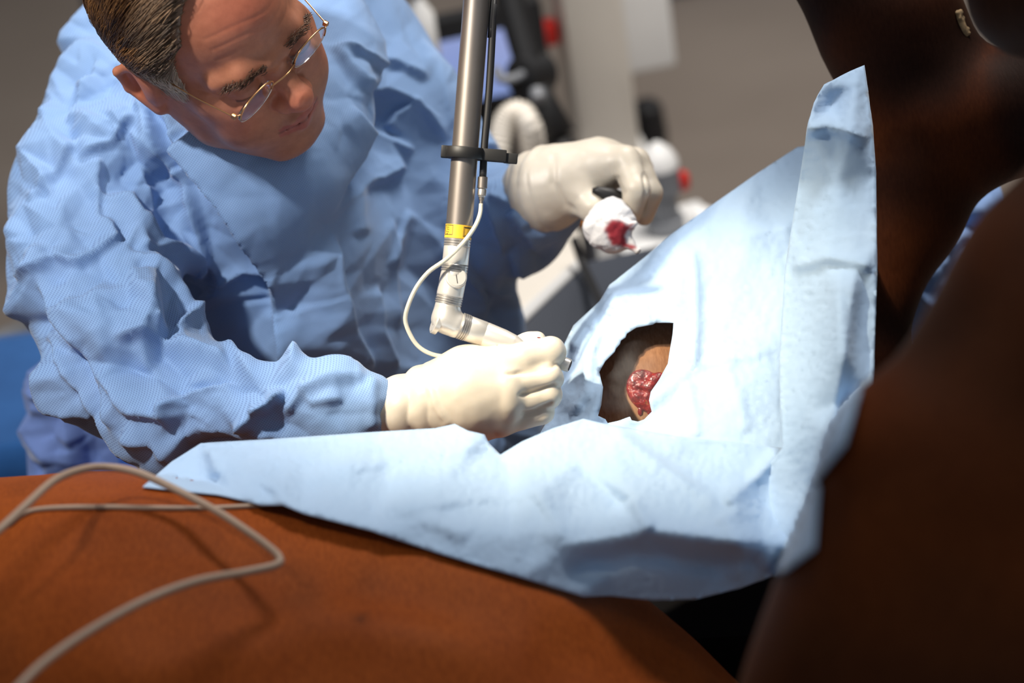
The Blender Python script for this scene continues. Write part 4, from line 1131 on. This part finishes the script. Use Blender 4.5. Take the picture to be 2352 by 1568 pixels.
# ---- spectacles low on the nose
specs = empty('spectacles', P(650, 170, 2.24), label='thin gold-rimmed spectacles sitting low on the nose', cat='glasses')
def build_specs():
    hr, hf, hu = [HEADR[:, i] / np.linalg.norm(HEADR[:, i]) for i in range(3)]
    sdir = -hu * .94 - hf * .34; sdir /= np.linalg.norm(sdir); ndir = np.cross(hr, sdir); ndir *= np.sign(ndir @ hf)
    cr, cl = P(590, 233, 2.235), P(712, 109, 2.285)
    lng = (cr - cl) / np.linalg.norm(cr - cl); sdir = sdir - lng * (sdir @ lng); sdir /= np.linalg.norm(sdir); nn = np.cross(lng, sdir); nn *= np.sign(nn @ hf)
    a, b = .0255, .0150
    for c in (cr, cl):
        th = np.linspace(0, 2 * np.pi, 64, endpoint=False)
        sup = lambda t, k: np.sign(t) * np.abs(t) ** k
        E = np.array([c + lng * a * sup(math.cos(t), .85) + sdir * b * sup(math.sin(t), .85) + nn * (-.002 * math.cos(t) ** 2) for t in th])
        bm = bmesh.new(); f0 = [bm.verts.new(Vector(e + nn * .0009)) for e in E]; f1 = [bm.verts.new(Vector(e - nn * .0009)) for e in E]
        bm.faces.new(f0); bm.faces.new(f1[::-1])
        for i in range(64): bm.faces.new((f0[i], f1[i], f1[(i + 1) % 64], f0[(i + 1) % 64]))
        bmesh.ops.recalc_face_normals(bm, faces=bm.faces[:])
        o = bm_obj('lens', bm, M['lens'], specs); edge_split(o)
        up = [c + lng * a * 1.01 * sup(math.cos(t), .85) + sdir * b * 1.01 * sup(math.sin(t), .85) for t in np.linspace(np.pi * .92, 2.08 * np.pi, 40)]
        tube('rim', up, .00085, M['gold'], specs, 10)
        lo = [c + lng * a * 1.005 * sup(math.cos(t), .85) + sdir * b * 1.005 * sup(math.sin(t), .85) for t in np.linspace(.06 * np.pi, np.pi * .94, 40)]
        tube('lower_rim', lo, .00045, M['steel_light'], specs, 8)
    tube('bridge', [cl + lng * a * .98, (cl + cr) / 2 + nn * .004 - sdir * .004, cr - lng * a * .98], .0008, M['gold'], specs, 10, 16)
    for s, c in ((1, cr), (-1, cl)):
        e = c + lng * s * a * 1.0 - sdir * .004
        h = e + lng * s * .006 - nn * .004
        hull_box('hinge', h, (lng, sdir, nn), (.0016, .0022, .002), M['gold'], specs, .0004)
        back = HP(.076 * s, -.105, .012)
        tube('temple', [e, h, h + (back - h) * .06 + lng * s * .001, h + (back - h) * .5 + lng * s * .004, back], .0007, M['gold'], specs, 8, 30)
        pad = c - lng * s * (a * .95) + sdir * .006 - nn * .005
        bm = bmesh.new(); bmesh.ops.create_uvsphere(bm, u_segments=12, v_segments=8, radius=1)
        for v in bm.verts: v.co = Vector(pad + lng * v.co[0] * .0015 + sdir * v.co[1] * .005 + nn * v.co[2] * .003)
        bm_obj('nose_pad', bm, M['lens'], specs)
        tube('pad_arm', [pad, pad + nn * .003 + lng * s * .002, c - lng * s * a * .97 - sdir * .002], .0004, M['gold'], specs, 6, 8)
build_specs()

# ---- gauze with blood and the dark instrument holding it
def build_gauze():
    F = Field(*bounds([(1350, 460, 2.50), (1475, 585, 2.50)], .03), .0013)
    F.chain([(P(1405, 492, 2.505), .018), (P(1392, 525, 2.49), .0215), (P(1412, 545, 2.49), .017)], .01)
    F.add(F.ell(P(1428, 508, 2.495), (.016, .012, .016)), .008)
    F.chain([(P(1420, 548, 2.488), .010), (P(1448, 560, 2.484), .005), (P(1464, 573, 2.482), .0042)], .003, .006)
    F.chain([(P(1435, 520, 2.48), .008), (P(1457, 513, 2.478), .004)], .003, .006)
    F.cut(F.ell(P(1452, 540, 2.47), (.009, .007, .012)), .005)
    V, Q = F.mesh(1); N = normals(V, Q); px, py, d = project(V)
    V = V + N * ((facets(px, py, 22, 31) - .5) * .004 + (facets(px, py, 10, 32) - .5) * .0015)[:, None]
    blood = inside([(1392, 540), (1390, 525), (1402, 508), (1420, 505), (1438, 515), (1452, 512), (1460, 508), (1456, 524), (1440, 530), (1436, 545), (1440, 560), (1468, 568), (1455, 574), (1432, 566), (1412, 568), (1398, 556)],
                   px + 5 * vnoise(V * 260, 3), py + 5 * vnoise(V * 260, 4)).astype(float)
    blood = relax(np.stack([blood] * 3, 1), Q, 6)[:, :1]
    col = np.array([.80, .80, .82]) * (1 - blood) + np.array([.38, .030, .045]) * blood
    o = mesh_obj('gauze_swab', V, Q, M['gauze'], colors=col)
    tag(o, 'wad of white gauze stained with red blood held in the far glove', 'gauze')
    inst = empty('forceps', P(1400, 455, 2.53), label='dark metal forceps clutched between thumb and finger above the gauze', cat='forceps')
    tube('jaw', [P(1360, 437, 2.520), P(1372, 438, 2.520), P(1400, 448, 2.522), P(1440, 468, 2.53)], [.0025, .0052, .0085, .010], M['black'], inst, 16)
    tube('handle', [P(1392, 468, 2.512), P(1415, 462, 2.522), P(1450, 455, 2.56), P(1490, 445, 2.62)], [.0045, .006, .006, .005], M['black'], inst, 16)
build_gauze()

# ---- beige cable looping over the horse's flank
def lie(px, py, up=.004, dmax=9):
    return P(px, py, min(horse_depth(px, py, 2.13), dmax) - up)
cab = [P(-60, 1262, 1.86), P(0, 1215, 1.88), P(60, 1160, 1.91), P(125, 1103, 1.95), P(190, 1077, 1.98), P(250, 1073, 2.0), P(320, 1086, 2.0), P(420, 1132, 1.99), P(500, 1175, 1.97), P(560, 1214, 1.95), P(610, 1250, 1.93), P(640, 1278, 1.91), P(634, 1297, 1.90), P(560, 1314, 1.88),
       P(450, 1335, 1.84), P(330, 1380, 1.80), P(200, 1452, 1.75), P(100, 1522, 1.71), P(30, 1590, 1.68)]
cab = [c if True else c for c in cab]
fixed = []
for c in cab:
    px, py, d = project(c); fixed.append(P(px, py, min(d, horse_depth(px, py) - .006)))
cable = tube('cable', fixed, .0033, M['hose'], None, 14, 140)
tag(cable, 'beige cable looping over the horse\'s brown flank', 'cable')
cab2 = [lie(x, y) for x, y in ((20, 1205), (50, 1182), (85, 1170), (150, 1165), (250, 1164), (350, 1166), (450, 1167), (540, 1164), (600, 1159), (640, 1150))]
cable2 = tube('cable', cab2, .0022, M['hose'], None, 14, 80)
tag(cable2, 'thin straight beige cable running under the left edge of the front drape', 'cable')
# ---------------------------------------------------------------- equipment behind the surgeon (far out of focus)
Zv = np.array([0, 0, 1.0]); Xv = np.array([1.0, 0, 0]); Yv = np.array([0, 1.0, 0])
def rotz(a): return np.array([[math.cos(a), math.sin(a), 0], [-math.sin(a), math.cos(a), 0], [0, 0, 1.0]])
def boxz(name, c, half, mat, par=None, a=0.0, bev=.008): return hull_box(name, c, rotz(a), half, mat, par, bev)

# tall beige machine column with white side box on a white base
c = P(1392, 345, 4.2); st = empty('equipment_column', (c[0], c[1], 0), label='tall beige equipment column with a white side box behind the far glove', cat='equipment')
boxz('base', (c[0], c[1], c[2] / 2), (.075, .09, c[2] / 2 - .002), M['white_plastic'], st, .1, .02)
boxz('column', (c[0], c[1], c[2] + .75), (.052, .06, .75), M['beige'], st, .1, .01)
q = P(1468, 20, 4.3); boxz('side_box', (q[0], q[1] + .02, q[2] + .09), (.050, .05, .20), M['white_plastic'], st, .1, .012)
boxz('bracket', (q[0] - .05, q[1] + .03, q[2] + .1), (.05, .015, .02), M['grey_plastic'], st, .1, .004)
q = P(1243, 8, 4.35); boxz('red_switch', (c[0] - .085, c[1] - .02, P(1243, 5, 4.2)[2]), (.03, .02, .02), M['red'], st, .1, .006)

# monitor on its black jointed arm
m = P(1110, 130, 3.9); mo = empty('monitor', (m[0], m[1], 0), label='black monitor with a lit bluish screen behind the laser arm', cat='monitor')
ax = rotz(.15)
boxz('housing', m + [0, .02, -.01], (.105, .02, .085), M['black'], mo, .15, .008)
hull_box('screen', m + ax[1] * -.002 + [.0, 0, -.015], ax, (.085, .003, .055), M['screen'], mo, .001)
p_ = P(1120, 330, 3.95); boxz('stand', (m[0], m[1] + .06, m[2] / 2 - .05), (.03, .03, m[2] / 2 - .05), M['black'], mo, .15, .004)
boxz('foot', (m[0], m[1] + .06, .03), (.08, .06, .03), M['black'], mo, .15, .01)
hb = empty('black_support_arm', P(1290, 310, 3.6) * [1, 1, 0], label='black jointed support arm hanging between monitor and beige column', cat='support arm')
tube('upper_link', [P(1150, -80, 3.6), P(1180, 30, 3.6), P(1218, 160, 3.6)], .022, M['black'], hb, 20, 12)
tube('lower_link', [P(1222, 180, 3.6), P(1245, 240, 3.6), P(1285, 315, 3.6)], [.020, .024, .026], M['black'], hb, 20)
lathe('elbow_joint', P(1192, 178, 3.58), P(1250, 165, 3.62), [(0, .024), (.05, .030), (.95, .030), (1, .024)], M['black'], hb, 32)
tube('grip', [P(1140, 160, 3.58), P(1152, 182, 3.56), P(1180, 180, 3.56), P(1205, 168, 3.58)], .007, M['grey_plastic'], hb, 12, 16)
lathe('knob', P(1232, 205, 3.56), P(1238, 232, 3.55), [(0, .006), (.1, .011), (.9, .011), (1, .007)], M['grey_plastic'], hb, 24)
tube('drop_rod', [P(1285, 315, 3.6), P(1300, 420, 3.62), P(1300, 420, 3.62) * [1, 1, 0] + [0, 0, .02]], .02, M['black'], hb, 16)

# pale corrugated breathing hose
ho = spline([P(1140, 420, 3.4), P(1148, 320, 3.4), P(1165, 270, 3.4), P(1195, 258, 3.4), P(1220, 300, 3.4), P(1228, 400, 3.5), P(1228, 470, 3.7), P(1228, 470, 3.7) * [1, 1, 0] + [0, 0, .03]], 160)
o = mesh_obj('breathing_hose', *sweep(ho, .016 + .0022 * np.sin(np.arange(160) * 1.6), 18), M['beige']); tag(o, 'pale corrugated hose arching beside the laser arm', 'hose')

# white bottle shapes left of the monitor
for i, (px, py, r, l) in enumerate(((968, 62, .022, 'round white bottle left of the monitor, the upper one'), (948, 120, .024, 'round white bottle left of the monitor, the lower one'))):
    a = P(px, py, 3.65 + .65 * i); e = empty('white_bottle', (a[0], a[1], 0), label=l, cat='bottle', group='bottles by the monitor')
    lathe('bottle_body', a - Zv * .05, a + Zv * .05, [(0, r * .9), (.05, r), (.7, r), (.9, r * .5), (1, r * .45)], M['white_plastic'], e, 28)
    lathe('bottle_cap', a + Zv * .05, a + Zv * .065, [(0, r * .5), (1, r * .48)], M['grey_plastic'], e, 24)
    lathe('bottle_pole', a * [1, 1, 0] + [0, 0, .0], a - Zv * .05, [(0, .012), (1, .012)], M['grey_plastic'], e, 16)
# black pedal
p_ = P(1490, 288, 4.6); bl = empty('black_bellows', p_ * [1, 1, 0], label='black rounded bellows right of the beige column', cat='bellows')
lathe('bag', p_ - Zv * .07, p_ + Zv * .05, [(0, .012), (.1, .03), (.45, .034), (.9, .03), (1, .02)], M['black_rubber'], bl, 28)
lathe('neck', p_ * [1, 1, 0], p_ - Zv * .07, [(0, .014), (1, .014)], M['black'], bl, 16)

# anaesthetic machine corner: dark slanted panel with a pale rim and worktop
cart = empty('anaesthesia_cart', P(1340, 720, 3.25) * [1, 1, 0], label='dark grey equipment cart with a pale top rim under the far glove', cat='cart')
pl = [P(1172, 770, 3.05), P(1340, 602, 3.25), P(1520, 560, 3.35), P(1600, 640, 3.3), P(1480, 900, 3.1), P(1180, 950, 2.98)]
nb = -np.cross(pl[1] - pl[0], pl[2] - pl[0]); nb /= np.linalg.norm(nb); nb *= np.sign(nb @ FWD)
slab('front_panel', pl, nb, .02, M['dark_panel'], cart, .003)
rim = [P(1164, 738, 3.055), P(1336, 582, 3.255), P(1344, 604, 3.245), P(1174, 768, 3.045)]
slab('top_rim', rim, nb, .03, M['white_plastic'], cart, .003)
tp = [P(1090, 690, 3.10), P(1150, 575, 3.30), P(1330, 525, 3.45), P(1342, 590, 3.26), P(1168, 742, 3.06)]
slab('worktop', tp, np.array([0, 0, -1.0]), .03, M['beige'], cart, .003)
lg = P(1400, 700, 3.3); boxz('body', (lg[0], lg[1] + .10, lg[2] / 2 - .06), (.10, .06, lg[2] / 2 - .07), M['grey_plastic'], cart, .3, .01)
tube('black_strap', [P(1318, 545, 3.20), P(1340, 610, 3.20), P(1372, 680, 3.12), P(1410, 760, 3.04)], .006, M['black_rubber'], cart, 10, 16)

# absorber canister on its tray
k = P(1532, 530, 3.75); can = empty('absorber_canister', k * [1, 1, 0], label='grey canister with a white dome on a pale tray right of the far glove', cat='canister')
lathe('canister_body', k - Zv * .0, k + Zv * .11, [(0, .026), (.04, .030), (.2, .030), (.22, .022), (.6, .022), (.62, .030), (1, .030)], M['grey_plastic'], can, 36)
lathe('dome', k + Zv * .11, k + Zv * .15, [(0, .030), (.3, .029), (.7, .020), (1, .006)], M['white_plastic'], can, 36)
lathe('red_knob', k + Xv * .034 + Zv * .065, k + Xv * .034 + Zv * .095, [(0, .006), (.2, .010), (.8, .010), (1, .006)], M['red'], can, 20)
boxz('tray', k + [.0, 0, -.012], (.085, .08, .011), M['white_plastic'], can, .25, .005)
lathe('tray_post', k * [1, 1, 0], k - Zv * .02, [(0, .03), (1, .03)], M['grey_plastic'], can, 20)
lathe('jar', k + Xv * .055 - Yv * .02, k + Xv * .055 - Yv * .02 + Zv * .035, [(0, .016), (.1, .018), (.9, .018), (1, .014)], M['white_plastic'], can, 24)
# orange funnel-shaped valve
a = P(1330, 491, 3.6); b = P(1374, 521, 3.57); ov = empty('orange_valve', P(1350, 505, 3.6) * [1, 1, 0], label='bright orange valve showing beneath the far glove', cat='valve')
lathe('valve_body', a, b, [(0, .009), (.1, .011), (.6, .014), (1, .015)], M['orange'], ov, 28)
lathe('valve_stem', P(1350, 512, 3.6) * [1, 1, 0], P(1352, 512, 3.6), [(0, .008), (1, .008)], M['grey_plastic'], ov, 16)

# left edge: covered trolley, red lamp, black hose, grey rail, dark post
t0 = P(20, 920, 3.0); tr = empty('covered_trolley', t0 * [1, 1, 0], label='trolley under a deep blue cloth at the left edge of the room', cat='trolley')
bm = bmesh.new(); bmesh.ops.create_cube(bm, size=2); bmesh.ops.subdivide_edges(bm, edges=bm.edges[:], cuts=16, use_grid_fill=True)
for v in bm.verts:
    x, y, z = v.co; w = .5 - .5 * z
    f = 1 + .10 * w * math.sin(x * 7 + y * 5) + .06 * w * math.sin(x * 15 - y * 11)
    v.co = Vector((t0[0] - .13 + x * .165 * f, t0[1] + .12 + y * .16 * f, (t0[2] - .045) / 2 + z * (t0[2] - .045) / 2))
bm_obj('cloth_cover', bm, M['blue_cloth'], tr)
r_ = P(52, 892, 3.5); rl = empty('red_lamp', r_ * [1, 1, 0], label='small red lamp on a dark post beside the blue-covered trolley', cat='lamp')
lathe('lens', r_ - RIGHT * .002, r_ - FWD * .012, [(0, .020), (.5, .018), (.8, .012), (1, .004)], M['red'], rl, 28)
lathe('post', r_ * [1, 1, 0] + FWD * [0, .03, 0], r_ + [0, .03, 0], [(0, .012), (1, .012)], M['black'], rl, 16)
hs = tube('coiled_hose', [P(*q) for q in ((20, 800, 3.4), (60, 800, 3.4), (88, 840, 3.4), (95, 910, 3.4), (85, 1000, 3.42), (60, 1070, 3.45))] + [P(60, 1070, 3.45) * [1, 1, 0] + [0, 0, .02]], .011, M['black_rubber'], None, 14, 60)
tag(hs, 'black hose curling beside the blue-covered trolley', 'hose')
rail = empty('grey_rail', P(50, 770, 3.4) * [1, 1, 0], label='grey metal rail behind the blue-covered trolley', cat='rail')
tube('bar', [P(-80, 815, 3.75), P(110, 735, 3.95)], .016, M['grey_plastic'], rail, 16)
for x, y, d in ((-40, 798, 3.79), (100, 740, 3.94)):
    tube('support', [P(x, y, d), P(x, y, d) * [1, 1, 0]], .012, M['grey_plastic'], rail, 12)
pp = P(228, 40, 4.6); po = empty('dark_post', pp * [1, 1, 0], label='dark upright post behind the hair of the surgeon', cat='post')
boxz('upright', (pp[0], pp[1], 1.0), (.022, .022, 1.0), M['dark_panel'], po, 0, .004)
boxz('foot', (pp[0], pp[1], .02), (.15, .15, .02), M['dark_panel'], po, 0, .004)
bb = P(1680, -5, 5.6); b2 = empty('blue_mat', bb * [1, 1, 0], label='dark blue padded mat on the floor at the top of the room', cat='mat')
boxz('pad', (bb[0], bb[1] + .52, .03), (.20, .20, .03), simple('blue_vinyl', (.03, .05, .11), .5), b2, .1, .02)

# black padded cushion of the operating table, seen between flank and near leg
tc = P(1640, 1560, 2.36); tb = empty('surgery_table', (tc[0], tc[1], 0), label='black padded operating table glimpsed between the flank and the near leg', cat='table')
boxz('cushion', (tc[0], tc[1] + .02, tc[2] - .02), (.34, .10, .13), M['cushion'], tb, -.15, .04)
boxz('pedestal', (tc[0], tc[1] + .02, (tc[2] - .15) / 2), (.12, .08, (tc[2] - .15) / 2), M['cushion'], tb, -.15, .01)
# ---------------------------------------------------------------- thin laser smoke rising from the wound
def build_smoke():
    c = P(1462, 890, 2.28)
    bm = bmesh.new(); bmesh.ops.create_icosphere(bm, subdivisions=4, radius=1.0)
    a = P(1470, 800, 2.26) - P(1460, 940, 2.30); L = np.linalg.norm(a); a /= L; b = np.cross(a, FWD); b /= np.linalg.norm(b); n = np.cross(a, b)
    for v in bm.verts:
        x, y, z = v.co; s = 1 + .25 * math.sin(z * 5 + x * 3)
        v.co = Vector(c + a * z * .055 + b * x * .034 * s + n * y * .016 * s)
    t = NT('smoke'); t.t.nodes.remove(t.b)
    vol = t.n('ShaderNodeVolumePrincipled'); vol.inputs['Color'].default_value = (.9, .9, .92, 1); vol.inputs['Anisotropy'].default_value = .2
    f = t.ramp(t.noise(34, 4, .6), [(.42, (0, 0, 0)), (.72, (1, 1, 1))])
    m = t.n('ShaderNodeMath', operation='MULTIPLY'); t.l(f, m.inputs[0]); m.inputs[1].default_value = 9.0
    t.l(m.outputs[0], vol.inputs['Density']); t.l(vol.outputs[0], t.out.inputs['Volume'])
    o = bm_obj('smoke_wisp', bm, t.m); tag(o, 'thin grey wisp of smoke drifting over the wound', 'smoke')
build_smoke()
